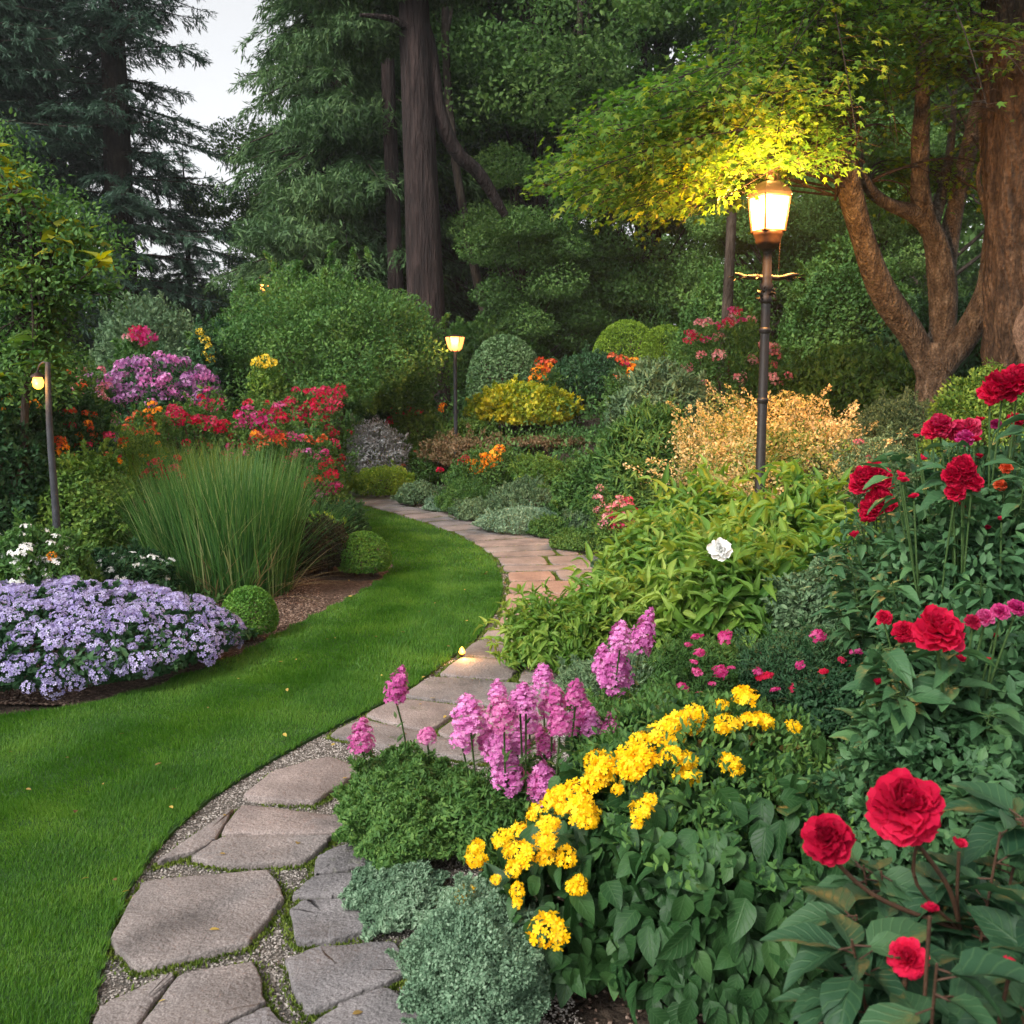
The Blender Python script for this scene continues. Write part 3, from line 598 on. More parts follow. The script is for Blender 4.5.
# ------------------------------------------------------------------ the plant builder
def shrub(name, label, cat, x0, x1, yt, Y, n, size, mat, tmpl=DIA, ratio=.5, ry=None, seed=1, flowers=(), group=None, neat=False, base=None,
          amp=.22, bumps=14, inner=.25, up=.4, spread=.8, droop=0., zb=None, stems=7, extra=None, sharp=9., sprig=1., zc=.38):
    rng = np.random.default_rng(seed*7+3)
    a = pt(x0, yt, Y); b = pt(x1, yt, Y); cx = (a[0]+b[0])/2; rx = abs(b[0]-a[0])/2; zt = a[2]
    z0 = hz(cx, Y) if zb is None else zb; H = max(.08, zt-z0); ry = ry or min(rx, 1.4)*.95
    c = np.array([cx, Y, z0+H*zc]); HT = H*(1-zc); root = empty(name, (cx, Y, z0), label, cat, group)
    mb = MB(); P, Nn = fill_leaves(mb, rng, n, c, rx, ry, HT, H*min(.42, zc*.8+.11), tmpl, size, ratio, up, spread, droop, zfloor=z0, neat=neat, amp=amp, bumps=bumps, inner=inner, sharp=sharp)
    if not neat and sprig:
        ns = int(sprig*(26+30*min(2, rx))); Pd, U, q = dome(rng, ns, c, rx, ry, H*.62, H*.42, amp=amp, bumps=bumps, inner=0, zmin=-.2, sharp=sharp); ns = len(Pd)
        k_ = max(5, int(n*.22/ns)); Dn = norm(U*.7+rng.normal(0, .35, (ns, 3))+np.array([0, 0, .55-droop*.7])); ln = rng.uniform(.10, .32, ns)*min(H, rx*1.4, 1.2)*sprig
        t = rng.uniform(-.1, 1, (ns, k_, 1)); Q = Pd[:, None]+Dn[:, None]*(t*ln[:, None, None])+np.array([0, 0, -.25-droop*.3])*(t*t*ln[:, None, None])+rng.normal(0, 1, (ns, k_, 3))*(.10*ln[:, None, None]*(1.1-t))
        Q = Q.reshape(-1, 3); Dd = norm(np.repeat(Dn, k_, 0)+rng.normal(0, .6, Q.shape)); ok = Q[:, 2] > z0; Q = Q[ok]; Dd = Dd[ok]; L = size*rng.uniform(.5, 1.15, len(Q))
        mb.inst(tmpl, Q, Dd, np.array([0, 0, 1.])+rng.normal(0, .45, Q.shape), L, L*ratio, np.clip(rng.normal(.58, .22, len(Q)), 0, 1))
    if extra: extra(mb, rng, c, rx, ry, H)
    mb.build('foliage', MATS[mat], root)
    if stems:
        ms = MB()
        for i in range(stems):
            an = rng.uniform(0, 6.283); k = rng.uniform(.3, .75); e = c+np.array([math.cos(an)*rx*k, math.sin(an)*ry*k, H*.4*rng.uniform(.4, 1)])
            s_ = np.array([cx, Y, z0-.02])+np.array([math.cos(an), math.sin(an), 0])*min(rx, .3)*.25
            t = np.linspace(0, 1, 6)[:, None]; p = s_*(1-t)+e*t+np.array([0, 0, .12*H])*np.sin(t*3.14)
            ms.tube(p, np.linspace(.02, .005, 6)*min(2.2, .6+H*.8), seg=5)
        ms.build('stem', MATS['stem_brown'], root)
    camp = np.array([0, 0, CAM_Z])
    for f in flowers:
        ms = flower_set(f['kind'], f['mats'])
        if 'at' in f:
            for (px, py, rr, *dY) in f['at']:
                yy = Y+(dY[0] if dY else f.get('dy', -.5*ry)); p = pt(px, py, yy); s = rr/FPX*yy*f.get('k', 1.05)
                put_flower(root, ms[rng.integers(len(ms))], p, s*np.array([1, 1, rng.uniform(.8, 1)]), rng, up=f.get('up'))
        else:
            m = f['n']; Pd, U, q = dome(rng, m*12, c, rx, ry, H*.62, H*.42, neat=neat, amp=amp, bumps=bumps, inner=0, sharp=sharp)
            zlo = f.get('zlo', .35); vis = np.einsum('ij,ij->i', norm(camp-Pd), U) > -.1
            ok = vis & (Pd[:, 2] > z0+H*zlo); 
            if 'xr' in f: ok &= (Pd[:, 0] > cx+rx*f['xr'][0]) & (Pd[:, 0] < cx+rx*f['xr'][1])
            Pd = Pd[ok][:m*2]; U = U[ok][:m*2]; keep = []
            for i in range(len(Pd)):
                if all(np.linalg.norm(Pd[i]-Pd[j]) > f['size']*f.get('gap', 1.2) for j in keep): keep.append(i)
                if len(keep) >= m: break
            for i in keep:
                s = f['size']*rng.uniform(.75, 1.2)
                put_flower(root, ms[rng.integers(len(ms))], Pd[i]+U[i]*f['size']*f.get('lift', .3), s, rng, up=tuple(U[i]*.7+np.array([0, 0, .7])))
    return root, c, rx, ry, H

def blades(mb, rng, n, c, spread_r, L, W_, tmpl=BLADE, lean=.35, rnd=None, ring=None):
    a = rng.uniform(0, 6.283, n); r_ = spread_r*np.sqrt(rng.uniform(0, 1, n)); P = np.stack([c[0]+np.cos(a)*r_, c[1]+np.sin(a)*r_, np.full(n, c[2])], -1)
    a2 = a+rng.normal(0, .6, n); le = np.abs(rng.normal(0, lean, n))+.10*r_/max(spread_r, .01)
    D = np.stack([np.cos(a2)*le, np.sin(a2)*le, np.ones(n)], -1); N = np.stack([-np.cos(a2), -np.sin(a2), le], -1)
    Ls_ = L*rng.uniform(.55, 1.08, n)
    mb.inst(tmpl, P, D, N, Ls_, W_*rng.uniform(.6, 1.2, n), np.clip(rng.normal(.4, .25, n) if rnd is None else rnd, 0, 1))

# ------------------------------------------------------------------ trees
def curve(p, n=14):
    p = np.asarray(p, float); m = len(p); t = np.linspace(0, m-1, n); out = []
    for x in t:
        i = min(int(x), m-2); f = x-i; a = p[max(i-1, 0)]; b = p[i]; c = p[i+1]; d = p[min(i+2, m-1)]
        out.append(.5*((2*b)+(-a+c)*f+(2*a-5*b+4*c-d)*f*f+(-a+3*b-3*c+d)*f**3))
    return np.array(out)
def conifer_meshes(seed, H, rb, z0, mat, levels, per, needle=.20, nw=.045, droop=.35, dens=1.0, tmpl=NEED):
    rng = np.random.default_rng(seed); tb = MB(); t = np.linspace(0, 1, 12)
    tb.tube(np.stack([.12*np.sin(t*3), .1*np.sin(t*4+1), t*H], -1), .34*(1-t*.93)*H/16, seg=9, wob=.05, rng=rng)
    cb = MB(); PP = []; DD = []
    for lv in range(levels):
        z = z0+(H-z0)*(lv/levels)**.95; f = (z-z0)/(H-z0); Rr_ = rb*((1-f)**.8*.93+.07)*(.75+.25*min(1, f*6))
        for k_ in range(per):
            az_ = rng.uniform(0, 6.283); L = Rr_*rng.uniform(.6, 1.15); e = rng.uniform(-.02, .22)-.12*(1-f)
            s = np.linspace(0, 1, 8); o = np.array([math.cos(az_), math.sin(az_), 0])
            p = np.array([0, 0, z])+o*(s*L)[:, None]+np.array([0, 0, 1.])*(e*L*s-droop*L*s*s*.6+.10*L*s**4)[:, None]
            tb.tube(p, np.linspace(.045, .008, 8)*max(.5, L/3), seg=4, cap=False)
            side = np.array([-o[1], o[0], 0]); nt_ = max(5, int(L/.17*dens))
            for q in range(nt_):
                u = rng.uniform(.12, 1.0); base = np.array([np.interp(u, s, p[:, i]) for i in range(3)])
                l2 = L*.34*(1.05-u)**.6*rng.uniform(.5, 1.2)+.1; sg = rng.choice([-1, 1]); d = norm(side*sg+o*.75+np.array([0, 0, rng.normal(-.12, .12)]))
                m = max(2, int(l2/(needle*.42))); w = np.linspace(0, 1, m)[:, None]
                pp = base+d*l2*w+np.array([0, 0, -droop*.8])*l2*w*w
                PP.append(np.repeat(pp, 7, 0)); dd = d+np.array([0, 0, -droop])*w
                DD.append(np.repeat(dd, 7, 0)*1.0)
    P = np.concatenate(PP); D = norm(np.concatenate(DD)); n = len(P); D = norm(D+rng.normal(0, .38, (n, 3))+np.array([0, 0, -.12])); N = rng.normal(0, .5, (n, 3))+np.array([0, 0, 1.])
    L = needle*rng.uniform(.6, 1.3, n); cb.inst(tmpl, P+rng.normal(0, .03, (n, 3)), D, N, L, nw*rng.uniform(.7, 1.4, n), np.clip(rng.normal(.45, .22, n), 0, 1))
    return tb, cb
def tree(name, label, loc, meshes, cat='tree', group=None, rot=0, sc=1):
    root = empty(name, loc, label, cat, group); root.rotation_euler.z = rot; root.scale = (sc, sc, sc)
    for nm, me in meshes: link(nm, me, root)
    return root
def broadleaf_meshes(seed, H, rc, z0, mat, nclump=26, nleaf=1500, leaf=.13, trunk_r=.22, lean=0., tmpl=DIA, flat=.6, bark='bark', clump_r=.30, ratio=.55, trunks=1):
    rng = np.random.default_rng(seed); tb = MB(); cb = MB(); cc = np.array([lean, 0, (z0+H)/2]); hz_ = (H-z0)/2
    ends = []
    for i in range(nclump):
        u = dirs(rng, 1, -.9)[0]; q = rng.uniform(.35, .88); c = cc+u*np.array([rc, rc, hz_])*q; ends.append(c)
        cr = rc*clump_r*rng.uniform(.8, 1.35)
        fill_leaves(cb, rng, nleaf, c, cr, cr, cr*flat, cr*flat*.7, tmpl, leaf, ratio, up=.1, spread=.8, droop=.15, amp=.35, bumps=9, inner=.35, zmin=-1, sharp=6)
    for k_ in range(trunks):
        ox = (k_-(trunks-1)/2)*.5; t = np.linspace(0, 1, 9)
        tr = np.stack([ox+t*lean*.8+.15*np.sin(t*5+seed+k_), .12*np.sin(t*4+seed*2+k_), t*(H*.85)], -1)
        tb.tube(tr, trunk_r*(1-t*.8), seg=8, wob=.05, rng=rng)
        for c in ends[k_::trunks]:
            j = np.clip((c[2]-hz_*.35)/(H*.85), .15, .95); s_ = np.array([np.interp(j*.85, t, tr[:, i]) for i in range(3)]); w = np.linspace(0, 1, 6)[:, None]
            tb.tube(s_*(1-w)+c*w+np.array([0, 0, -.06])*np.linalg.norm(c-s_)*np.sin(w*3.14), np.linspace(.3, .05, 6)*trunk_r, seg=5, cap=False)
    return tb, cb
# ------------------------------------------------------------------ the big trees at the back
tb, cb = conifer_meshes(11, 24, 4.0, 1.0, 'dark_conifer', 34, 9, needle=.20, nw=.030, droop=.34, dens=.95)
CON1 = [('trunk', tb.mesh('trunk', MATS['bark'])), ('crown', cb.mesh('crown', MATS['dark_conifer']))]
tb, cb = conifer_meshes(12, 22, 4.6, .4, 'dark_conifer', 34, 8, needle=.20, nw=.030, droop=.4, dens=.9)
CON2 = [('trunk', tb.mesh('trunk', MATS['bark'])), ('crown', cb.mesh('crown', MATS['dark_conifer']))]
tb, cb = conifer_meshes(13, 20, 3.7, .2, 'soft_conifer', 36, 10, needle=.19, nw=.028, droop=.75, dens=1.3)
CON3 = [('trunk', tb.mesh('trunk', MATS['bark'])), ('crown', cb.mesh('crown', MATS['soft_conifer']))]
GC = 'tall trees closing the back of the garden'
def put(px, Y): return (float(pt(px, 300, Y)[0]), Y, hz(pt(px, 300, Y)[0], Y)-.05)
tree('conifer_tree', 'tall dark spruce with layered drooping boughs left of the sky gap', put(122, 29), CON1, group=GC, rot=.5)
tree('conifer_tree', 'tall dark spruce behind and left of the one beside the sky gap', put(62, 31), CON1, group=GC, rot=2.5, sc=1.1)
tree('conifer_tree', 'dark spruce at the left border behind the yellow tipped small tree', put(-25, 27), CON2, group=GC, rot=1.5)
tree('conifer_tree', 'soft green conifer with sweeping boughs right of the sky gap', put(345, 24), CON3, group=GC, rot=.9, sc=1.0)
tree('conifer_tree', 'soft conifer close behind the thick bare trunk', put(376, 27), CON3, group=GC, rot=3.1, sc=1.12)
tree('conifer_tree', 'dark narrow conifer seen over the round bush behind the torch lamp', put(500, 31), CON2, group=GC, rot=4.0, sc=.95)
tree('conifer_tree', 'low dark conifer filling the dip below the sky gap', put(190, 36), CON2, group=GC, rot=5.0, sc=.38)
# thick reddish trunk with a side limb
def hero_tree(name, label, base_px, Y, trunkpts, rad, limbs, bark, cat='tree', group=None):
    x = pt(base_px, 300, Y)[0]; root = empty(name, (x, Y, hz(x, Y)-.1), label, cat, group); rng = np.random.default_rng(int(base_px)); mb = MB()
    P = curve([pt(a, b, Y+(c[0] if c else 0)) for a, b, *c in trunkpts], 26); mb.tube(P, np.interp(np.linspace(0, 1, 26), np.linspace(0, 1, len(rad)), rad), seg=48, wob=.012, rng=rng)
    th = np.linspace(0, 6.283, 48, endpoint=False); V = mb.V[0].reshape(26, 48, 3); c_ = V.mean(1, keepdims=True); zz = V[:, :, 2]
    mb.V[0] = (c_+(V-c_)*(1+.045*np.abs(np.sin(th*9+np.sin(zz*1.7)*1.2))+.03*np.sin(th*3+zz*.8))[..., None]).reshape(-1, 3)
    mb.build('trunk', MATS[bark], root)
    for pts_, rr in limbs:
        mb = MB(); P = curve([pt(a, b, Y+c) for a, b, c in pts_], 18); mb.tube(P, np.interp(np.linspace(0, 1, 18), np.linspace(0, 1, len(rr)), rr), seg=10, wob=.03, rng=rng); mb.build('limb', MATS[bark], root)
    return root
rt = hero_tree('redwood_tree', 'tree with a thick straight reddish brown trunk behind the broad dark shrub', 424, 19, [(430,425),(427,330),(424,240),(419,130),(414,20),(410,-120),(408,-300)], [.42,.35,.32,.29,.27,.25,.2],
  [([(415,0,.1),(428,45,.1),(438,110,.1),(455,150,.3),(480,175,.6),(505,215,1.0)], [.12,.15,.15,.14,.13,.08]), ([(418,40,0),(395,20,-.4),(360,15,-.8)], [.09,.06,.03])], 'redbark')
rng = np.random.default_rng(77); mb = MB()
for (px, py, dy, rx_) in ((405,-12,0,.9),(440,-25,-.5,1.0),(470,-20,.4,.9),(385,5,.5,.8),(360,40,.3,.9),(350,-10,0,1.1),(300,-40,0,1.2),(515,-35,0,.9)):
    fill_leaves(mb, rng, 3500, pt(px, py, 19+dy), rx_, rx_, .4, .4, NEED, .17, .22, up=-.2, spread=.7, droop=.3, amp=.4, inner=.4, zmin=-1)
mb.build('crown', MATS['soft_conifer'], rt)
rt = hero_tree('conifer_tree', 'slender reddish trunk standing close left of the thick straight trunk', 396, 22, [(397,420),(396,300),(393,200),(388,80),(385,-60),(384,-200)], [.2,.17,.15,.14,.12,.1], [], 'redbark')
mb = MB()
for (px, py, dy, rx_) in ((385,-30,0,1.3),(350,60,.5,1.2),(340,130,.3,1.3),(370,190,.8,1.0),(330,200,0,1.2),(300,240,0,1.3)):
    fill_leaves(mb, rng, 3500, pt(px, py, 22+dy), rx_, rx_, .5, .5, NEED, .2, .2, up=-.2, spread=.7, droop=.35, amp=.4, inner=.4, zmin=-1)
mb.build('crown', MATS['soft_conifer'], rt)

# background broadleaf trees: four crowns, copied with a turn
BL = []
for sd_, mt_, H_, rc_, z0_, nc, nl, lf in ((21,'wood_leaf',15,4.2,1.6,40,2500,.125),(22,'bright_wood_leaf',14,3.8,2.2,36,2300,.115),(23,'wood_leaf',17,4.0,4.5,28,1900,.12),(24,'wood_leaf',9,3.2,.3,30,2600,.11)):
    tb, cb = broadleaf_meshes(sd_, H_, rc_, z0_, mt_, nc, nl, lf, trunk_r=.22, flat=.7, clump_r=.29)
    BL.append([('trunk', tb.mesh('trunk', MATS['bark'])), ('crown', cb.mesh('crown', MATS[mt_]))])
for (px, Y, k_, ro, sc, lb) in (
  (462, 27, 0, .3, 1.0, 'dark leafy tree filling the gap right of the thick straight trunk'),
  (535, 26, 0, 2.2, 1.05, 'tall dense leafy tree above the pair of clipped yellow green domes'),
  (655, 32, 2, 1.2, 1.2, 'thin crowned tall tree with sky glinting through its leaves'),
  (600, 36, 2, 3.7, 1.2, 'far tall tree with straight bare lower trunk and sparse crown'),
  (765, 30, 1, 4.4, 1.1, 'bright leafed tree far behind the tall lit lamp'),
  (830, 26, 0, 5.2, 1.0, 'dark tree behind the leaning limb of the maple'),
  (930, 24, 1, 1.9, 1.0, 'leafy tree seen between the limbs of the maple'),
  (1040, 22, 0, 2.9, 1.0, 'dense tree at the right border behind the rough trunk'),
  (285, 34, 3, .2, 1.0, 'low round tree in the distance under the sky gap'),
  (-60, 38, 0, .2, 1.3, 'far broad tree behind the dark spruces at the left'),
  (-120, 30, 0, 2.0, 1.2, 'leafy tree just beyond the left border behind the spruces'),
  (520, 22, 3, 1.0, .62, 'low bushy dark tree behind the round light green bush'),
  (650, 24, 3, 2.9, .85, 'low spreading green tree behind the clipped domes'),
  (770, 21, 3, 4.9, .62, 'low bushy tree behind the slim trunk near the lamp'),
  (860, 19, 3, .9, .58, 'low rounded green tree right of the lamp post'),
  (440, 34, 1, 1.1, 1.25, 'tall pale leafed tree behind the thick straight trunk')):
    tree('broadleaf_tree', lb, put(px, Y), BL[k_], group='leafy trees behind the garden', rot=ro, sc=sc)
for (px, Y, r_, w, lb) in ((630, 29, .14, 3, 'straight bare grey trunk rising above the clipped domes'), (612, 31, .11, -2, 'thinner bare trunk just left of the straight grey one'), (724, 15.5, .095, 1, 'slim bare trunk just left of the tall lit lamp'),
                      (508, 23, .12, -14, 'curved dark trunk right of the thick straight trunk'), (545, 24, .10, 8, 'slim dark trunk leaning in the shade of the middle trees')):
    x = pt(px, 300, Y)[0]; root = empty('slender_tree', (x, Y, hz(x, Y)-.1), lb, 'tree'); mb = MB(); top = 5.5 if Y < 20 else 12
    t = np.linspace(0, 1, 10); P = np.stack([x+w*.02*np.sin(t*2.2)*5, Y+.1*t, hz(x, Y)-.1+t*top], -1); mb.tube(P, r_*(1-.4*t), seg=9, wob=.03, rng=rng)
    for q in range(5): e = P[-1]+np.array([rng.normal(0, .8), rng.normal(0, .6), rng.uniform(.1, 1)]); mb.tube(np.stack([P[-2-q % 3], (P[-2]+e)/2, e]), [r_*.4, r_*.3, .01], seg=5)
    mb.build('trunk', MATS['bark'], root); mb = MB()
    for q in range(5): fill_leaves(mb, rng, 900, P[-1]+np.array([rng.normal(0, .8), rng.normal(0, .6), rng.uniform(0, 1.2)]), .9, .9, .5, .4, DIA, .13, .55, amp=.4, inner=.5, zmin=-1)
    mb.build('crown', MATS['wood_leaf'], root)
# far wood as one mass
mb = MB(); rng = np.random.default_rng(3)
for i in range(150):
    x = rng.uniform(-46, 46); Y = rng.uniform(40, 58); top = rng.uniform(7, 15)
    px = 512+x/Y*FPX
    if 70 < px < 340: top = rng.uniform(1.5, 4.0)
    if 570 < px < 720: top = 5.5
    z = rng.uniform(.5, top); fill_leaves(mb, rng, 1500, (x, Y, z+1.5), 3.2, 3.0, 2.2, 2.2, DIA, .38, .6, amp=.35, inner=.4, zmin=-1)
for i in range(90):
    x = rng.uniform(-60, 60); Y = rng.uniform(34, 44); fill_leaves(mb, rng, 1100, (x, Y, hz(x, Y)+rng.uniform(.3, 1.8)), 2.6, 2.2, 1.6, 1.6, DIA, .3, .6, amp=.35, inner=.4, zmin=-1)
tag(mb.build('far_woods', MATS['wood_leaf']), 'far dark woods closing the view behind the garden trees', None, kind='stuff')

# ------------------------------------------------------------------ the maple
YM = 10.4; rng = np.random.default_rng(8)
bx = pt(930, 400, YM)[0]; mroot = empty('maple_tree', (bx, YM, hz(bx, YM)-.05), 'multi stemmed maple spreading lit yellow leaves over the tall lamp', 'tree')
def seg_(name, pts_, rr, seg=16, n=26, mat='maplebark', parent=None):
    mb = MB(); P = curve([pt(a, b, YM+c) for a, b, c in pts_], n); ra = .8*np.interp(np.linspace(0, 1, n), np.linspace(0, 1, len(rr)), rr)*(1+.06*np.sin(np.linspace(0, 1, n)*23+len(P)))
    mb.tube(P, ra, seg=seg, wob=.022, rng=rng); mb.build(name, MATS[mat], parent or mroot); return P, ra
gb = pt(930, 0, YM); zg = hz(bx, YM)
LIMB = []
P, ra = seg_('trunk', [(934,480,0),(932,440,0),(932,405,0),(934,375,0),(938,345,.02)], [.34,.24,.215,.23,.22]); 
for pts_, rr in (
  ([(930,372,0),(912,335,0),(882,290,-.15),(862,235,-.3),(846,175,-.5),(833,120,-.6),(827,60,-.7),(818,-30,-.7),(800,-120,-.8)], [.18,.175,.165,.155,.14,.125,.115,.09,.06]),
  ([(938,360,.1),(943,320,.2),(941,270,.25),(932,232,.25),(915,214,.2),(890,205,0),(872,192,-.2),(862,175,-.4),(850,160,-.5)], [.2,.18,.175,.15,.11,.085,.07,.055,.03]),
  ([(935,240,.25),(922,205,.2),(920,160,.2),(922,110,.1),(925,40,0),(930,-60,0)], [.13,.125,.115,.10,.08,.04]),
  ([(944,290,.25),(950,235,.4),(962,180,.5),(975,120,.6),(990,50,.6),(1000,-60,.6)], [.15,.12,.11,.10,.08,.05]),
  ([(934,225,.3),(942,190,.5),(950,150,.7),(955,90,.8)], [.08,.07,.055,.03]),
  ([(940,366,-.05),(962,342,-.1),(982,305,-.2),(992,262,-.2),(995,215,-.1),(990,170,0),(985,100,.2),(990,0,.3)], [.2,.17,.15,.13,.115,.1,.08,.04]),
  ([(993,235,-.15),(985,205,-.3),(978,178,-.3),(985,150,-.3)], [.05,.04,.03,.015])):
    LIMB.append(seg_('limb', pts_, rr, 14, 28)[0])
# boughs: arching, dropping at the tips, with flat sprays of lobed leaves
LP = []; LD = []; tw = MB()
def bough(o, az_, L, rise, dr, nleaf):
    s = np.linspace(0, 1, 10); d = np.array([math.cos(az_), math.sin(az_), 0.]); sd2 = np.array([-d[1], d[0], 0])
    wv = rng.normal(0, .12)
    p = o+d*(s*L)[:, None]+sd2*(wv*L*np.sin(s*3))[:, None]+np.array([0, 0, 1.])*(rise*L*s-dr*L*s*s)[:, None]
    tw.tube(p, np.linspace(.014, .003, 10), seg=5, cap=False)
    for q in range(int(10+L*6)):
        u = rng.uniform(.25, 1)**.8; b = np.array([np.interp(u, s, p[:, i]) for i in range(3)]); l2 = rng.uniform(.25, .75)*(1.15-u*.6); sg = rng.choice([-1, 1])
        dd = norm(d*rng.uniform(.3, 1)+sd2*sg*rng.uniform(.3, 1)+np.array([0, 0, rng.normal(-.15, .15)])); m = max(5, int(nleaf*l2*1.6)); w = rng.uniform(.1, 1, m)[:, None]
        e = b+dd*l2+np.array([0, 0, -.22*l2]); tw.tube(np.stack([b, (b+e)/2+[0, 0, .03], e]), [.004, .003, .001], seg=3, cap=False)
        LP.append(b+dd*l2*w+np.array([0, 0, -.22*l2])*w*w+rng.normal(0, .06, (m, 3))*np.array([1, 1, .55])); LD.append(np.repeat(dd[None], m, 0))
def target_bough(px, py, dY, o, nl=26, rs=1.):
    e = pt(px, py, YM+dY); v = e-o; L = np.linalg.norm(v[:2]); dz = v[2]; rise = (.55 if dz > -L*.2 else .35)*rs
    bough(o, math.atan2(v[1], v[0]), L, rise, rise-dz/L, nl)
oL = [LIMB[0][16], LIMB[0][19], LIMB[0][22], LIMB[0][25], LIMB[0][27]]
# tips follow the drooping lower edge of the crown, then fill up and back in layers
for i in range(150):
    px = rng.uniform(548, 900); lo = np.interp(px, [548,580,640,700,750,800,840,900], [190,212,226,236,205,200,190,175]); hi = np.interp(px, [548,600,660,720,800,900], [165,125,80,20,-80,-120])
    py = lo-(lo-hi)*rng.uniform(0, 1)**1.3; dY = rng.uniform(-3.4, 1.6)
    if py > lo-20: dY = rng.uniform(-2.8, -.2)
    target_bough(px, py-8, dY, (LIMB[0][rng.integers(13, 18)] if px < 720 else oL[rng.integers(0, 5)])+rng.normal(0, .1, 3), rs=.55 if px < 720 else .9)
for i in range(60):
    px = rng.uniform(820, 1150); py = rng.uniform(-160, 130) if px > 880 else rng.uniform(-160, 170); o = LIMB[rng.choice([2, 3, 5])][rng.integers(17, 27)]
    target_bough(px, py, rng.uniform(-3, 2.5), o)
for (px, py, dY) in ((915,215,.2),(880,200,.6),(900,200,1.2),(980,215,.8),(1000,190,.5),(905,170,1),(950,160,1.2)): target_bough(px, py, dY, LIMB[1][22], 22)
P = np.concatenate(LP); D = np.concatenate(LD); n = len(P)
# keep the air around the lantern itself clear
LAMP = pt(767, 225, 8.0)
ok = (np.linalg.norm((P-LAMP)*np.array([1, 1, .8]), axis=1) > .42) & ~((P[:, 1] < 8.2) & (np.abs(P[:, 0]-LAMP[0]) < .20) & (P[:, 2] < LAMP[2]+.22) & (P[:, 2] > 2.3))
ok &= ~((P[:, 0] > 2.65) & (P[:, 2] > 2.9) & (P[:, 2] < 4.25) & (P[:, 1] < 10.6) & (rng.uniform(size=n) > .12)) & ~((P[:, 0] > 2.65) & (P[:, 1] < 10.6) & (rng.uniform(size=n) > .7))
P = P[ok]; D = D[ok]; n = len(P); print('maple leaves', n)
mb = MB(); D = norm(D+rng.normal(0, .45, (n, 3))+np.array([0, 0, -.35])); N = rng.normal(0, .35, (n, 3))+np.array([0, 0, 1.]); L = rng.uniform(.045, .08, n)
mb.inst(MAPLE, P, D, N, L, L*1.05, np.clip(rng.normal(.42, .22, n), 0, 1), smooth=False)
mb.build('crown', MATS['maple_leaf'], mroot); tw.build('twig', MATS['bark'], mroot)

# the rough old trunk at the right border, with its burl
YR = 9.4; x = pt(1012, 300, YR)[0]; root = empty('old_tree', (x, YR, hz(x, YR)-.1), 'huge rough barked trunk cut by the right border', 'tree'); mb = MB()
P = curve([pt(1034, y, YR) for y in (470, 380, 300, 200, 90, -30, -160)], 40); th = np.linspace(0, 6.283, 40, endpoint=False)
mb.tube(P, np.interp(np.linspace(0, 1, 40), [0, .2, .4, .6, .8, 1], [.52,.43,.41,.40,.42,.4]), seg=40, wob=.02, rng=rng)
V = mb.V[0].reshape(40, 40, 3); c_ = V.mean(1, keepdims=True); ri = 1+.05*np.sin(th*11+np.sin(V[:, :, 2]*3))[..., ]+.03*np.sin(th*23+V[:, :, 2]*2); mb.V[0] = (c_+(V-c_)*ri[..., None]).reshape(-1, 3)
mb.build('trunk', MATS['roughbark'], root)
mb = MB(); cb_ = pt(1046, 335, YR-.22); u = dirs(rng, 1, -1); t1 = np.linspace(0, math.pi, 22); t2 = np.linspace(0, 2*math.pi, 30, endpoint=False)
A, B = np.meshgrid(t1, t2, indexing='ij'); rr = 1+.08*np.sin(A*5+B*2)+.06*np.sin(B*5+1)
V = np.stack([cb_[0]+.33*rr*np.sin(A)*np.cos(B), cb_[1]+.3*rr*np.sin(A)*np.sin(B), cb_[2]+.62*rr*np.cos(A)*(1)], -1)
I = np.arange(21)[:, None]*30+np.arange(30)[None]; J = np.arange(21)[:, None]*30+(np.arange(30)[None]+1) % 30
mb.raw(V, np.stack([I, J, J+30, I+30], -1).reshape(-1, 4)); mb.build('burl', MATS['stonebark'], root)
mb = MB()
for q in range(10): fill_leaves(mb, rng, 900, pt(rng.uniform(960, 1150), rng.uniform(-330, -60), YR+rng.uniform(-1.5, 1.5)), .9, .9, .5, .4, DIA, .11, .55, amp=.4, inner=.5, zmin=-1)
mb.build('crown', MATS['wood_leaf'], root)
# ------------------------------------------------------------------ lamps
def point(name, root, p, e, col=(1, .43, .10), r=.05):
    l = bpy.data.lights.new(name, 'POINT'); l.energy = e; l.color = col; l.shadow_soft_size = r
    o = bpy.data.objects.new(name, l); COL.objects.link(o); o.parent = root; o.location = [float(a) for a in (np.asarray(p)-np.array(root.location))]
YL = 8.0; c = pt(766, 300, YL); zb = hz(c[0], YL); root = empty('lamp_post', (c[0], YL, zb), 'tall dark iron garden lamp with big glowing lantern under the maple leaves', 'lamp post')
def zy(py): return float(pt(766, py, YL)[2])
X = c[0]; u = 8.1/FPX
mb = MB(); mb.lathe([(.12, zb-.05), (.12, zb+.05), (.075, zb+.1), (.055, zb+.4), (.04, zb+.45), (.036, zy(330)), (.036, zy(302))], (X, YL, 0), 14)
for zq in (zy(330), zy(400), zb+.5): mb.lathe([(.036, zq-.03), (.047, zq-.022), (.043, zq-.01), (.05, zq), (.043, zq+.012), (.036, zq+.02)], (X, YL, 0), 14)
mb.build('pole', MATS['iron'], root)
mb = MB(); mb.lathe([(.036, zy(304)), (.052, zy(301)), (.042, zy(297)), (.042, zy(290)), (.056, zy(286)), (.042, zy(282)), (.046, zy(279)), (.038, zy(275)), (.034, zy(262)), (.032, zy(252)), (.05, zy(249))], (X, YL, 0), 14); mb.build('neck', MATS['iron'], root)
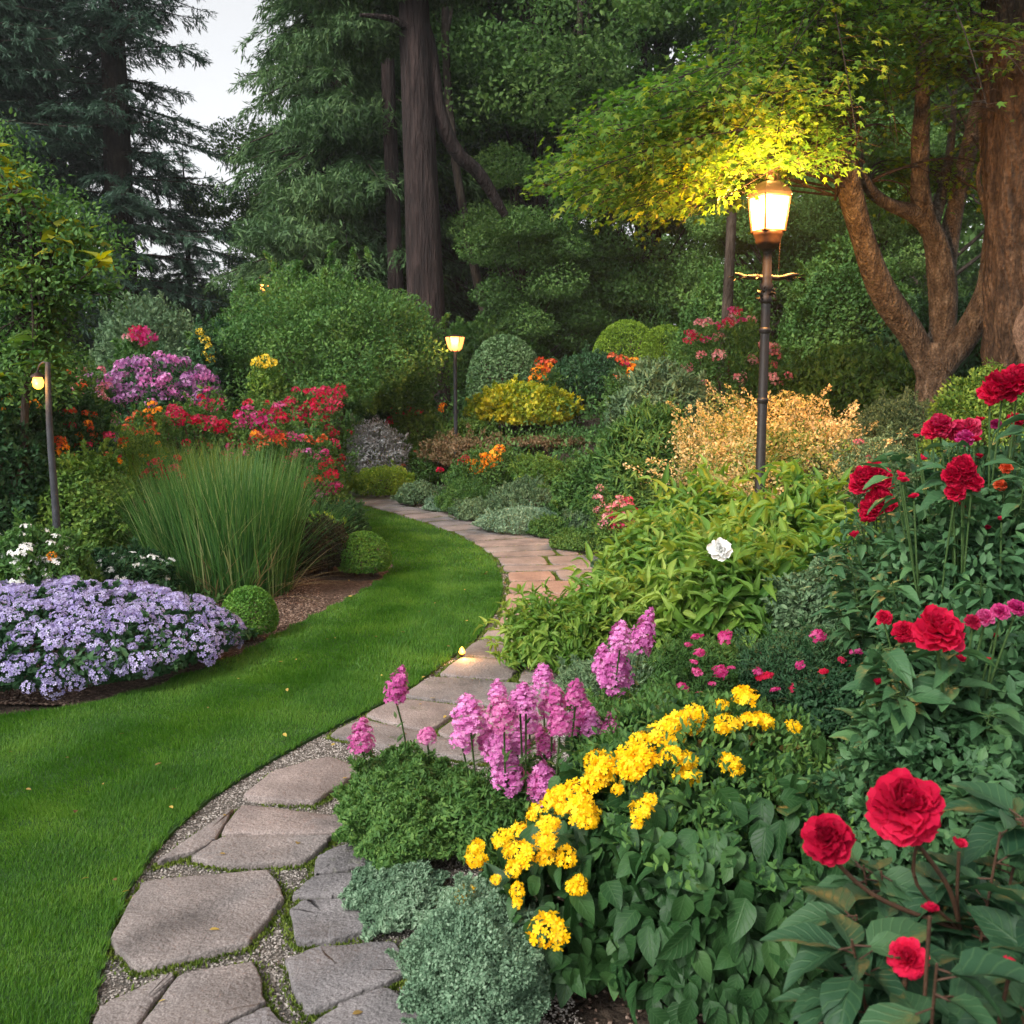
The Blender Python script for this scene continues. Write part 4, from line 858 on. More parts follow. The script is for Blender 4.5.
# leafy ladder arms
for sgn in (-1, 1):
    mb = MB(); r = np.random.default_rng(3 if sgn < 0 else 4); t = np.linspace(0, 1, 9); zz = zy(278)+.006*np.sin(t*9+sgn)+.03*t*t
    mb.tube(np.stack([X+sgn*t*.255, np.full(9, YL), zz], -1), [.026,.024,.022,.022,.02,.02,.018,.016,.008], seg=7)
    n = 34; xx = X+sgn*r.uniform(.04, .27, n); P = np.stack([xx, YL+r.normal(0, .02, n), zy(278)+r.normal(0, .006, n)], -1)
    D = np.stack([np.full(n, sgn)+r.normal(0, .5, n), r.normal(0, .6, n), r.uniform(-.5, .4, n)], -1); mb.inst(LEAF, P, D, r.normal(0, .4, (n, 3))+[0, 0, 1], .055, .028, .5)
    mb.build('arm', MATS['iron'], root)
mb = MB(); r = np.random.default_rng(6); n = 22; a = r.uniform(0, 6.28, n); P = np.stack([X+.05*np.cos(a), YL+.05*np.sin(a), zy(294)+r.normal(0, .03, n)], -1)
mb.inst(LEAF, P, np.stack([np.cos(a), np.sin(a), r.normal(0, .6, n)], -1), r.normal(0, 1, (n, 3)), .045, .026, .5); mb.build('leaf_collar', MATS['iron'], root)
# base cup, four-sided glass, corner bars, roof, finial
mb = MB(); mb.lathe([(.055, zy(249)), (.085, zy(246)), (.10, zy(242)), (.10, zy(239)), (.112, zy(236)), (.118, zy(233)), (.11, zy(231.5))], (X, YL, 0), 24); mb.build('base_cup', MATS['copper'], root)
z0, z1 = zy(231), zy(197); ang0 = R(20)
def ring(r, z, n=4): return [(X+r*math.cos(ang0+math.pi/4+i*2*math.pi/n), YL+r*math.sin(ang0+math.pi/4+i*2*math.pi/n), z) for i in range(n)]
a = ring(.122, z0); b = ring(.155, z1)
mb = MB(); mb.raw(a+b, [[i, (i+1) % 4, 4+(i+1) % 4, 4+i] for i in range(4)]+[[3, 2, 1, 0], [4, 5, 6, 7]], smooth=False); mb.build('glass', MATS['lit_glass'], root)
mb = MB()
a2 = ring(.128, z0-.004); b2 = ring(.161, z1+.004)
for i in range(4): mb.tube([a2[i], b2[i]], .0095, seg=6)
for i in range(4): mb.tube([a2[i], a2[(i+1) % 4]], .011, seg=6); mb.tube([b2[i], b2[(i+1) % 4]], .012, seg=6)
mb.build('frame', MATS['copper'], root)
mb = MB(); P = []; RR = [(.178, z1+.008), (.172, z1+.03), (.15, z1+.06), (.12, z1+.09), (.09, z1+.11), (.075, z1+.115)]
V = [v for r_, z in RR for v in ring(r_, z)]; mb.raw(V, [[k_*4+i, k_*4+(i+1) % 4, k_*4+4+(i+1) % 4, k_*4+4+i] for k_ in range(5) for i in range(4)]+[[20, 21, 22, 23], [3, 2, 1, 0]], smooth=False)
mb.build('roof', MATS['iron'], root)
mb = MB(); mb.lathe([(.03, z1+.124), (.045, z1+.14), (.03, z1+.155), (.018, z1+.17), (.022, z1+.185), (.002, z1+.215)], (X, YL, 0), 12); mb.build('finial', MATS['copper'], root)
mb = MB(); q = pt(780, 240, YL-.05); e = pt(778.5, 272, YL-.02)
for i in range(12): w = (i+.5)/12; p = q*(1-w)+e*w; mb.lathe([(.001, p[2]-.011), (.006, p[2]), (.001, p[2]+.011)], (p[0], p[1], 0), 6)
mb.build('pull_chain', MATS['copper'], root)
# the lantern's own light: four small sources just outside the glass, and one above the roof rim
for i in range(4):
    an = ang0+i*math.pi/2; point('lamp_light', root, (X+.25*math.cos(an), YL+.25*math.sin(an), (z0+z1)/2+.05), 72, r=.06)
point('lamp_light', root, (X, YL, z1+.30), 22, r=.08)

# torch lamp far down the bed
def torch(px, ptop, pbot_, Y, rr, label, mat, pole_r, e, pole_to=None):
    c = pt(px, ptop, Y); x = c[0]; zb = hz(x, Y); root = empty('torch_lamp', (x, Y, zb), label, 'torch lamp'); zt = c[2]; zl = float(pt(px, pbot_, Y)[2]); H = zt-zl
    mb = MB(); mb.lathe([(pole_r*1.6, zb-.05), (pole_r*1.5, zb+.04), (pole_r, zb+.08), (pole_r*.9, zl-.02), (pole_r*1.5, zl-.01), (pole_r*1.5, zl)], (x, Y, 0), 10); mb.build('pole', MATS['post_grey'], root)
    lob = lambda th: 1+.10*np.cos(th*6)
    mb = MB(); mb.lathe([(rr*.45, zl), (rr*.7, zl+H*.15), (rr*.88, zl+H*.5), (rr*1.0, zl+H*.85), (rr*.9, zl+H*.87)], (x, Y, 0), 24, lob=lob); mb.build('shade', MATS[mat], root)
    mb = MB(); mb.lathe([(rr*.92, zl+H*.87), (rr*.85, zl+H*.93), (rr*.3, zt), (rr*.05, zt+.01)], (x, Y, 0), 16); mb.build('cap', MATS['copper'], root)
    mb = MB()
    for i in range(6): a = i*math.pi/3; mb.tube([(x+rr*.5*math.cos(a), Y+rr*.5*math.sin(a), zl), (x+rr*.97*math.cos(a), Y+rr*.97*math.sin(a), zl+H*.5), (x+rr*1.1*math.cos(a), Y+rr*1.1*math.sin(a), zl+H*.88)], .007, seg=5)
    mb.build('frame', MATS['copper'], root)
    point('lamp_light', root, (x, Y-rr-.08, zl+H*.5), e, col=(1, .45, .15))
torch(455, 335, 351, 14.2, .128, 'small garden torch lamp on a thin grey pole beside the round light green bush', 'lit_ember', .03, 14)
# lamp on the left post
Y = 6.3; x = pt(55, 520, Y)[0]; zb = hz(x, Y); root = empty('lamp_post', (x, Y, zb), 'slim grey garden post with small amber lamp at the left among leaves', 'lamp post')
mb = MB(); P = curve([(x, Y, zb-.05), pt(56, 515, Y), pt(50, 435, Y), pt(48, 380, Y), pt(48, 362, Y)], 12); mb.tube(P, np.linspace(.027, .015, 12), seg=8); mb.build('pole', MATS['post_grey'], root)
q = pt(38, 382, Y); mb = MB(); mb.tube(curve([pt(48, 366, Y), pt(44, 362, Y), pt(39, 366, Y), q+[0, 0, .055]], 10), .007, seg=6); mb.build('arm', MATS['iron'], root)
mb = MB(); mb.lathe([(.012, q[2]-.045), (.03, q[2]-.03), (.036, q[2]), (.026, q[2]+.03), (.01, q[2]+.04)], (q[0], q[1], 0), 12); mb.build('bulb', MATS['lit_amber'], root)
mb = MB(); mb.lathe([(.045, q[2]+.03), (.04, q[2]+.042), (.012, q[2]+.06)], (q[0], q[1], 0), 12); mb.build('shade', MATS['copper'], root)
point('lamp_light', root, q+[0, -.08, -.02], 3, col=(1, .42, .08), r=.03)
torch(264, 284, 291, 15.6, .07, 'tiny glowing lamp peeping over the top of the broad dark shrub', 'lit_ember', .02, 10)
# little spike light at the path edge
p = g(462, 662); root = empty('path_light', (p[0], p[1], 0.0), 'tiny orange glowing spike light at the lawn edge of the path', 'path light')
mb = MB(); mb.lathe([(.002, -.04), (.006, 0), (.006, .035), (.016, .04), (.018, .05)], (p[0], p[1], 0), 10); mb.build('spike', MATS['copper'], root)
mb = MB(); mb.lathe([(.014, .05), (.019, .06), (.012, .078), (.002, .09)], (p[0], p[1], 0), 10); mb.build('bulb', MATS['lit_amber'], root)
point('lamp_light', root, (p[0]+.02, p[1]-.05, .07), 1.0, col=(1, .5, .15), r=.02)
# ------------------------------------------------------------------ clipped balls and shrubs
GB = 'clipped round bushes'
shrub('clipped_bush', 'small clipped green ball beside the purple flower mound', 'bush', 219, 277, 586, 5.95, 9000, .017, 'boxwood', ratio=.6, neat=True, group=GB, seed=1, inner=.1, stems=3, zb=0)
shrub('clipped_bush', 'clipped green ball on the mulch at the lawn tip by the tall grass', 'bush', 335, 391, 531, 7.9, 9000, .02, 'boxwood', ratio=.6, neat=True, group=GB, seed=2, inner=.1, stems=3, zb=0)
shrub('clipped_bush', 'larger clipped yellow green dome of the pair at the back', 'bush', 590, 664, 319, 19.5, 12000, .04, 'dome_leaf', ratio=.6, neat=True, group=GB, seed=3, inner=.1)
shrub('clipped_bush', 'smaller clipped yellow green dome of the pair, right behind the larger', 'bush', 634, 698, 324, 20.6, 9000, .04, 'dome_leaf', ratio=.6, neat=True, group=GB, seed=4, inner=.1)
shrub('round_bush', 'round light green small leaved bush right of the torch lamp', 'bush', 466, 543, 334, 18.0, 9000, .06, 'round_leaf', tmpl=LEAF, ratio=.6, group=GB, seed=5, neat=True, inner=.15)
shrub('round_bush', 'wide dark green mounded bush right of the yellow bush', 'bush', 548, 634, 352, 17.2, 12000, .06, 'shrub_dark', ratio=.5, seed=6, amp=.1, group=GB)
shrub('broad_shrub', 'very broad dark green shrub in front of the thick straight trunk', 'shrub', 206, 440, 284, 14.9, 62000, .058, 'shrub_green', ratio=.55, ry=1.6, seed=7, amp=.32, bumps=90, inner=.3, sharp=34, sprig=.8, zc=.52)
shrub('yellow_bush', 'rounded yellow tipped bush below the round light green one', 'bush', 468, 575, 384, 15.6, 9000, .075, 'gold_green', tmpl=LEAF, ratio=.55, seed=8, amp=.16, bumps=22)
shrub('leafy_shrub', 'fresh green round shrub behind the slim trunk by the lamp', 'shrub', 678, 770, 272, 17, 20000, .068, 'shrub_green', ratio=.6, seed=9, amp=.2, bumps=20)
shrub('leafy_shrub', 'large green shrub right of the lamp post below the maple limb', 'shrub', 790, 905, 248, 15, 28000, .066, 'shrub_green', ratio=.6, seed=10, amp=.2, bumps=22)
shrub('leafy_shrub', 'dark green shrub between the maple base and the lamp post', 'shrub', 775, 930, 350, 12.5, 17000, .08, 'shrub_mid', ratio=.45, seed=11, amp=.16)
shrub('leafy_shrub', 'dark shrub behind the maple base', 'shrub', 880, 1040, 300, 13.5, 14000, .09, 'shrub_dark', seed=12, amp=.2)
shrub('weeping_shrub', 'wide weeping green shrub under the trees left of the domes', 'shrub', 505, 690, 262, 23.5, 26000, .12, 'shrub_mid', ratio=.28, seed=13, amp=.25, bumps=26, droop=.9, up=0)
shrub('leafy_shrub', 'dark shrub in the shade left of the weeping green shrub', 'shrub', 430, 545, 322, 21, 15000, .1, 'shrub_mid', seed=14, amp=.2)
shrub('leafy_shrub', 'low dark shrub at the foot of the torch lamp', 'shrub', 432, 500, 418, 14.7, 8000, .06, 'shrub_mid', seed=15, amp=.15)
shrub('leafy_shrub', 'tangled dark shrub under the broad shrub at its right end', 'shrub', 362, 434, 376, 16.6, 8000, .07, 'shrub_dark', seed=16, amp=.25)
shrub('leafy_shrub', 'blue green shrub behind the lilac flowers', 'shrub', 90, 215, 300, 15, 16000, .08, 'shrub_gray', ratio=.4, seed=17, amp=.25)
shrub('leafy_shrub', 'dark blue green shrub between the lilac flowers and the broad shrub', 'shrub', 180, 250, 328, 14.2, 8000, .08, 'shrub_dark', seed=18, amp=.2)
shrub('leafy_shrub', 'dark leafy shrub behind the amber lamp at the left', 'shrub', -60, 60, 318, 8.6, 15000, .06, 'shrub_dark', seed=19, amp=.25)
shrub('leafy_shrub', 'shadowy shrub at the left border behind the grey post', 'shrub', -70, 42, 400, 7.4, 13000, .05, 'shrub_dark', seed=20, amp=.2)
shrub('boxwood_shrub', 'rounded dark shrub with yellow green tips right of the grey post', 'shrub', 28, 138, 455, 7.6, 16000, .038, 'lime_dark', tmpl=LEAF, ratio=.6, seed=21, amp=.12, bumps=18)
shrub('leafy_shrub', 'gray green shrub in front of the maple base', 'shrub', 842, 945, 398, 10.0, 14000, .035, 'shrub_gray', ratio=.4, seed=22, amp=.15, bumps=20)
shrub('leafy_shrub', 'fine leaved green shrub right of the peach coloured bush', 'shrub', 805, 925, 440, 8.6, 16000, .03, 'shrub_gray', ratio=.4, seed=23, amp=.18, bumps=20, flowers=[dict(kind='azalea', mats=['palepink'], n=5, size=.05)])
shrub('leafy_shrub', 'light green shrub at the foot of the rough right trunk', 'shrub', 935, 1050, 372, 8.6, 12000, .05, 'lime_dark', ratio=.45, seed=24, amp=.2)
# lamplight on leaf tips, put into the colour of golden clusters
shrub('glow_tinted_shrub', 'dark shrub with a few leaves coloured like lamplight left of the broad dark shrub', 'shrub', 185, 226, 328, 13.6, 5000, .07, 'shrub_dark', seed=25, amp=.3, flowers=[dict(kind='azalea', mats=['painted_glow'], at=[(200,332,4),(205,340,5),(209,347,4),(206,354,4),(211,360,5),(212,352,3)], k=1.1)])
shrub('glow_tinted_shrub', 'low leafy clump topped with leaves coloured like lamplight in front of the broad dark shrub', 'shrub', 244, 286, 362, 12.9, 3500, .07, 'lime_dark', seed=26, amp=.4, flowers=[dict(kind='azalea', mats=['painted_glow'], at=[(256,362,5),(264,358,5),(272,363,5),(260,365,4),(268,366,4)], k=1.1)])
# peach bush
proot, pc, prx, pry, pH = shrub('peach_shrub', 'airy peach and yellow coloured bush behind the lamp post', 'shrub', 672, 862, 402, 9.0, 26000, .030, 'peach', tmpl=LEAF, ratio=.6, seed=27, amp=.34, bumps=40, inner=.4, sharp=18, sprig=1.5)

mb = MB(); fill_leaves(mb, np.random.default_rng(5), 9000, pc+np.array([prx*.15, -.1, -.06]), prx*.92, pry*.9, pH*.55, pH*.4, LEAF, .03, .6, .4, .8, amp=.4, inner=.3, bumps=20); mb.build('green_foliage', MATS['lime_dark'], proot)
# ------------------------------------------------------------------ right of the path, near to far
shrub('azalea_bush', 'brownish low bush behind the orange azalea', 'bush', 424, 505, 436, 14.0, 8000, .045, 'brownish', seed=30, amp=.5, sprig=1.5)
shrub('azalea_bush', 'low pinkish brown bush right of the orange azalea below the yellow bush', 'bush', 500, 590, 438, 14.2, 8000, .045, 'brownish', seed=31, amp=.5, sprig=1.5)
shrub('orange_azalea', 'low azalea covered with vivid orange flowers in the middle bed', 'azalea', 446, 522, 450, 12.7, 5500, .045, 'shrub_mid', seed=32, amp=.2,
  flowers=[dict(kind='azalea', mats=['orange'], at=[(478,465,6),(486,459,6),(494,455,6),(500,449,5),(474,471,5),(490,464,6),(483,468,6),(470,462,4),(497,459,5)], k=1.2), dict(kind='azalea', mats=['crimson'], at=[(462,462,5),(466,458,4),(440,470,4)])])
shrub('azalea_bush', 'tall narrow orange azalea behind the yellow bush', 'azalea', 526, 564, 364, 16.4, 2500, .05, 'shrub_mid', seed=33, flowers=[dict(kind='azalea', mats=['orange', 'coral'], at=[(541,364,6),(539,372,7),(548,366,4),(535,380,6),(543,377,5),(552,362,4),(546,370,4),(532,388,5)], k=1.2)])
shrub('azalea_bush', 'orange and coral azalea below the larger clipped dome', 'azalea', 606, 655, 362, 15.4, 4000, .05, 'shrub_mid', seed=34, flowers=[dict(kind='azalea', mats=['orange'], at=[(634,362,6),(637,368,6),(632,370,5),(630,376,5)], k=1.2), dict(kind='azalea', mats=['coral', 'pinkred'], at=[(622,360,6),(626,364,5),(612,356,4),(618,376,4)], k=1.2)])
shrub('mixed_shrub', 'small green bush with red leaf tips left of the orange azalea', 'bush', 384, 456, 450, 14.2, 7000, .04, 'shrub_mid', seed=35, flowers=[dict(kind='azalea', mats=['coral'], n=4, size=.035)])
shrub('silver_bush', 'silvery grey bush left of the path bend', 'bush', 343, 406, 423, 13.9, 8000, .045, 'silver', ratio=.35, seed=36, amp=.2)
shrub('rose_bush', 'dark bush with small red and pink roses behind the silvery bush', 'rose bush', 384, 448, 404, 15.2, 6500, .055, 'shrub_mid', seed=37, flowers=[dict(kind='azalea', mats=['crimson', 'pinkred'], at=[(396,405,5),(406,411,5),(391,420,4),(419,412,4),(399,413,4),(389,423,4),(411,409,3)], k=1.2), dict(kind='azalea', mats=['orange'], at=[(443,406,4),(441,410,3)])])
shrub('ground_cover_mound', 'lime green low mound at the far bend of the path', 'mound', 350, 414, 466, 13.3, 7500, .035, 'lime', seed=38, amp=.15)
shrub('ground_cover_mound', 'lime and grey mound beside the path right of the lime one', 'mound', 396, 440, 482, 12.4, 5500, .032, 'shrub_gray', seed=39, amp=.15)
shrub('ground_cover_mound', 'feathery green mound by the path below the orange azalea', 'mound', 436, 496, 482, 11.6, 8500, .035, 'shrub_green', ratio=.3, seed=40, amp=.25)
shrub('ground_cover_mound', 'pale grey green mat hugging the path edge in mid bend', 'mound', 476, 565, 508, 10.3, 12000, .025, 'bluegreen', seed=41, amp=.15)
shrub('ground_cover_mound', 'grey green feathery mound behind the pale mat', 'mound', 490, 560, 480, 11.2, 8500, .035, 'shrub_gray', ratio=.35, seed=42, amp=.25)
shrub('ground_cover_mound', 'low dark green mat by the path right of the pale mat', 'mound', 550, 616, 530, 9.2, 9500, .024, 'shrub_mid', seed=43, amp=.12)
shrub('ground_cover_mound', 'low grey green mat where the path meets the azalea', 'mound', 592, 645, 558, 8.2, 8000, .022, 'shrub_gray', seed=44, amp=.15)
shrub('silver_bush', 'little silver leaved plant between the brownish bushes', 'plant', 520, 548, 470, 12.4, 900, .04, 'silver', ratio=.35, seed=45, amp=.3)
shrub('leafy_shrub', 'fresh green rounded shrub beside the path behind the pink azalea', 'shrub', 555, 632, 460, 10.2, 13000, .045, 'shrub_green', seed=46, amp=.25, bumps=22)
shrub('pink_azalea', 'small azalea with bright pink red flowers near the path', 'azalea', 598, 644, 505, 8.6, 3500, .035, 'lime_dark', seed=47, flowers=[dict(kind='azalea', mats=['pinkred', 'palepink'], at=[(612,508,6),(620,504,6),(628,507,6),(633,512,5),(608,518,6),(617,516,7),(626,517,6),(604,524,5),(614,525,6),(624,525,6),(632,522,5),(620,498,4),(629,500,4)], k=1.15)])
shrub('pink_azalea', 'faded pale pink flowered azalea left of the bright pink one', 'azalea', 590, 615, 487, 9.1, 1500, .03, 'shrub_mid', seed=48, flowers=[dict(kind='azalea', mats=['palepink'], at=[(600,488,4),(598,498,5),(603,505,4),(597,510,4)])])
shrub('tall_leafy_plant', 'tall narrow leaved green plant right of the wide dark bush', 'plant', 598, 700, 412, 9.8, 9000, .12, 'shrub_green', tmpl=NARROW, ratio=.18, seed=49, amp=.25, bumps=22, spread=.5, droop=.1)
shrub('tall_leafy_plant', 'tall green plant behind the narrow leaved one', 'plant', 612, 715, 368, 12.0, 11000, .09, 'shrub_gray', tmpl=NARROW, ratio=.25, seed=50, amp=.3, bumps=22)
shrub('flowering_shrub', 'tall shrub with pale pink blossoms left of the lamp post', 'shrub', 672, 792, 328, 12.6, 14000, .055, 'shrub_mid', ratio=.4, seed=51, amp=.3, bumps=26,
  flowers=[dict(kind='azalea', mats=['palepink'], n=26, size=.075, zlo=.55), dict(kind='azalea', mats=['pinkred', 'hotpink'], at=[(736,312,5),(728,322,5),(741,321,4),(722,327,4),(718,325,3),(690,334,5),(697,338,5),(687,342,4),(706,340,4),(733,310,4)], k=1.2)])
EG = 'low edging mounds along the far side of the path'
for i, (x0, x1, yt, Y_, n_, m_, sz_, lb) in enumerate((
  (408, 446, 488, 12.7, 5000, 'shrub_gray', .03, 'small grey green edging mound below the lime mounds at the far bend'),
  (424, 468, 496, 11.9, 5500, 'bluegreen', .028, 'pale silvery edging mound right after the lime mounds along the path'),
  (452, 500, 500, 11.1, 6000, 'shrub_gray', .03, 'grey edging mound left of the wide pale mat'),
  (528, 580, 518, 9.9, 6500, 'shrub_green', .028, 'fresh green edging mound joining the wide pale mat to the dark mat'),
  (560, 606, 512, 9.9, 6000, 'shrub_gray', .03, 'grey feathery mound behind the low dark mat near the pink azalea'),
  (605, 640, 548, 8.5, 4500, 'bluegreen', .022, 'pale mound squeezed between pink azalea and path stones'),
  (366, 410, 452, 14.2, 5000, 'lime', .04, 'lime green mound behind the first lime mound at the far bend'),
  (508, 566, 458, 12.4, 6500, 'lime_dark', .04, 'olive green mound right of the orange azalea'))):
    shrub('ground_cover_mound', lb, 'mound', x0, x1, yt, Y_, n_, sz_, m_, ratio=.4, seed=230+i, amp=.3, sprig=1.3, group=EG)
def fern_fill(x0, x1, yt, Y, n, size, seed, label, mat='fern_green', name='fern_leaf_shrub', group=None, fl=(), tm=BIG2):
    return shrub(name, label, 'shrub', x0, x1, yt, Y, n, size, mat, tmpl=tm, ratio=.32, seed=seed, amp=.42, bumps=22, spread=.8, up=.15, inner=.45, sprig=1.7, group=group, flowers=fl)
GP = 'light green large leaved shrubs below the lamp'
fern_fill(655, 770, 486, 7.2, 1150, .14, 60, 'light green long leaved shrub at the foot of the lamp post', group=GP)
fern_fill(740, 865, 492, 6.6, 1200, .14, 61, 'light green long leaved shrub right of the lamp foot', group=GP)
fern_fill(600, 720, 528, 6.2, 1200, .13, 62, 'light green long leaved shrub left of the white bloom', group=GP)
fern_fill(655, 800, 545, 5.4, 1350, .13, 63, 'light green long leaved shrub carrying the single white bloom', group=GP,
          fl=[dict(kind='cup', mats=['white_petal'], up=(-.2, -.9, .5), at=[(720,550,12)], dy=-1.05)])
fern_fill(765, 880, 545, 5.6, 1200, .13, 64, 'light green shrub between the white bloom and the red roses', group=GP)
fern_fill(560, 680, 590, 5.6, 1800, .10, 65, 'yellow green leafy plant beside the path behind the tall mauve spikes', group=GP)
fern_fill(505, 600, 606, 5.3, 1800, .07, 66, 'yellow green leafy mound spilling onto the path', group=GP)
shrub('leafy_shrub', 'dark gray leaved shrub under the red roses in mid right', 'shrub', 780, 920, 560, 4.9, 13000, .035, 'shrub_gray', tmpl=LEAF, ratio=.5, seed=67, amp=.2)
shrub('leafy_shrub', 'dark low shrub between dianthus flowers and the crimson peony bush', 'shrub', 800, 960, 665, 3.7, 14000, .026, 'shrub_dark', tmpl=LEAF, ratio=.5, seed=68, amp=.2)
shrub('dianthus_plant', 'fine leaved plant dotted with small bright pink flowers left of centre right', 'plant', 640, 765, 640, 4.5, 16000, .03, 'shrub_mid', tmpl=NARROW, ratio=.2, seed=69, amp=.2,
  flowers=[dict(kind='cluster', mats=['hotpink'], at=[(697,637,6),(700,653,6),(688,645,4),(725,637,8),(697,672,6),(682,688,7),(720,672,8),(700,697,7),(712,684,4),(731,668,4),(694,662,4)], dy=-.5, k=1.0)])
shrub('dianthus_plant', 'fine leaved plant with scattered magenta flowers below the white bloom', 'plant', 740, 880, 630, 4.3, 16000, .03, 'shrub_dark', tmpl=NARROW, ratio=.2, seed=70, amp=.2,
  flowers=[dict(kind='cluster', mats=['hotpink', 'pinkred', 'crimson'], at=[(765,677,8),(758,672,5),(818,636,8),(800,665,5),(852,666,4),(856,652,6),(870,650,4),(824,672,5),(842,660,4),(795,688,6),(775,690,5),(815,690,6)], dy=-.55, k=1.0)])
shrub('low_plant', 'fine dark green plant behind the yellow flowers', 'plant', 640, 780, 700, 3.6, 15000, .028, 'shrub_mid', tmpl=NARROW, ratio=.25, seed=71, amp=.18)
shrub('low_plant', 'soft green plant between the mauve spikes and the path', 'plant', 560, 680, 655, 4.6, 15000, .03, 'shrub_gray', tmpl=NARROW, ratio=.2, seed=72, amp=.2)
# blue green ground cover and feathery foreground plants
shrub('ground_cover_mound', 'blue green lacy ground cover at the bottom edge of the path', 'ground cover', 405, 550, 905, 2.36, 60000, .010, 'bluegreen', tmpl=DIA, ratio=.6, seed=73, amp=.22, bumps=60, sharp=40, ry=.26)
shrub('feathery_plant', 'feathery green plant overhanging the path beside the small dark stones', 'plant', 345, 480, 775, 3.25, 42000, .022, 'shrub_green', tmpl=LEAF, ratio=.42, seed=74, amp=.3, bumps=50, sharp=25, ry=.3)
shrub('feathery_plant', 'low feathery green plant between the path and the blue ground cover', 'plant', 350, 440, 880, 2.85, 16000, .016, 'bluegreen', tmpl=LEAF, ratio=.4, seed=75, amp=.35, bumps=30, sharp=25, ry=.22)
def phlox(label, spikes, Y, x0, x1, yt, seed, mats, n=9000, fol='shrub_green', sz=.028, ry=.3):
    root, c, rx, ry_, H = shrub('phlox_plant', label, 'flowering plant', x0, x1, yt, Y, n, sz, fol, tmpl=NARROW, ratio=.3, seed=seed, amp=.25, bumps=20, ry=ry, group='plants with pink and mauve flower spikes')
    rng = np.random.default_rng(seed); ms = [m for q in mats for m in flower_set('spike', [q])]
    for (px, py, w, hh, *dy) in spikes:
        yy = Y-.05+(dy[0] if dy else rng.uniform(-.18, .12)); p = pt(px, py, yy); s = w/FPX*yy*1.2; sz_ = hh/FPX*yy/1.85
        o = link('flower_spike', ms[rng.integers(len(ms))], root, p-np.array(root.location)-np.array([0, 0, sz_*.45]), (rng.normal(0, .2), rng.normal(0, .2), rng.uniform(0, 6)), (s, s, sz_))
        mb = MB(); b = np.array([p[0]*.85+c[0]*.15, yy*.8+Y*.2, c[2]-H*.15]); e = p-[0, 0, sz_*.6]; b = b+[0, .07, 0]; m = (b+e)/2+[rng.normal(0, .01), .05, 0]
        mb.tube(curve([b, m, e], 8), .0035, seg=5); n2 = 12; t = rng.uniform(.1, .95, n2)[:, None]; P = b*(1-t)+e*t; a = rng.uniform(0, 6.28, n2)
        mb.inst(NARROW, P, np.stack([np.cos(a), np.sin(a), np.full(n2, .5)], -1), np.array([0, 0, 1.]), .045, .012, .5); mb.build('stem', MATS['stem_green'], root)
    return root
phlox('pink flower spikes on thin stems at the left, over the path edge', [(395,685,24,44),(361,737,27,42),(427,734,20,18)], 3.35, 350, 440, 760, 80, ['rosemauve'], n=9000)
phlox('large plant with many mauve pink spikes crowded in the centre', [(470,713,38,44),(462,735,26,34),(498,691,20,24),(504,712,32,42),(520,700,24,30),(543,680,24,40),(526,699,26,36),(552,703,28,40),(576,692,22,34),(560,722,26,34),
  (580,717,28,42),(593,724,24,34),(610,727,20,38),(498,746,32,42),(518,742,26,36),(488,738,24,34),(547,742,22,36),(509,770,36,50),(501,790,22,30),(538,780,26,44),(545,783,36,56),(530,720,24,30)], 3.12, 430, 610, 775, 81, ['mauve', 'rosemauve'], n=14000, ry=.22)
phlox('tall pair of mauve spikes standing behind the crowded ones', [(641,632,25,52),(620,638,24,40),(616,668,34,56),(603,662,22,38),(606,676,20,30)], 4.0, 575, 660, 700, 82, ['mauve'], n=9000)

# ------------------------------------------------------------------ yellow flowered mound with big hanging leaves
Y = 2.85
LB = []
def bigl(mb, rng, c, rx, ry, H):
    for x0, x1, yt, y_, n_, s_ in ((476, 640, 838, 2.5, 420, .075), (560, 700, 770, 2.75, 500, .08), (590, 815, 900, 2.36, 420, .08)):
        a = pt(x0, yt, y_); b = pt(x1, yt, y_); z_ = hz((a[0]+b[0])/2, y_); H2 = a[2]-z_; q = np.array([(a[0]+b[0])/2, y_, z_+H2*.35]); r2 = (b[0]-a[0])/2; yt < 890 and LB.append((q, np.array([r2*1.05, .26, H2*.66])))
        fill_leaves(mb, rng, n_, q, r2, .25, H2*.62, H2*.4, BIG, s_, .6, -.25, .5, .55, zfloor=z_, amp=.15, inner=.25)
root, c, rx, ry, H = shrub('yellow_flowered_plant', 'big leafy mound topped with golden yellow flower clusters in front', 'flowering plant', 556, 868, 738, Y-.05, 2100, .085, 'big_leaf', tmpl=BIG, ratio=.62, seed=90, ry=.70, amp=.16, bumps=26, up=-.25, spread=.5, droop=.55, inner=.25, extra=bigl, sprig=0)
rng = np.random.default_rng(91); mb = MB()
P, Nn, q = dome(rng, 9000, c+np.array([-.02, 0, .012]), rx*1.04, ry, H*.66, H*.3, bumps=30, amp=.3, inner=.2, zmin=.12)
ok = (Nn[:, 2] > .74) & (P[:, 2] > c[2]+H*.28); P = P[ok]; Nn = Nn[ok]; D, N = leaf_orient(rng, Nn, .6, .7); L = .026*rng.uniform(.6, 1.3, len(P)); mb.inst(LEAF, P, D, N, L, L*.42, np.clip(rng.normal(.45, .2, len(P)), 0, 1))
mb.build('upper_foliage', MATS['shrub_green'], root)
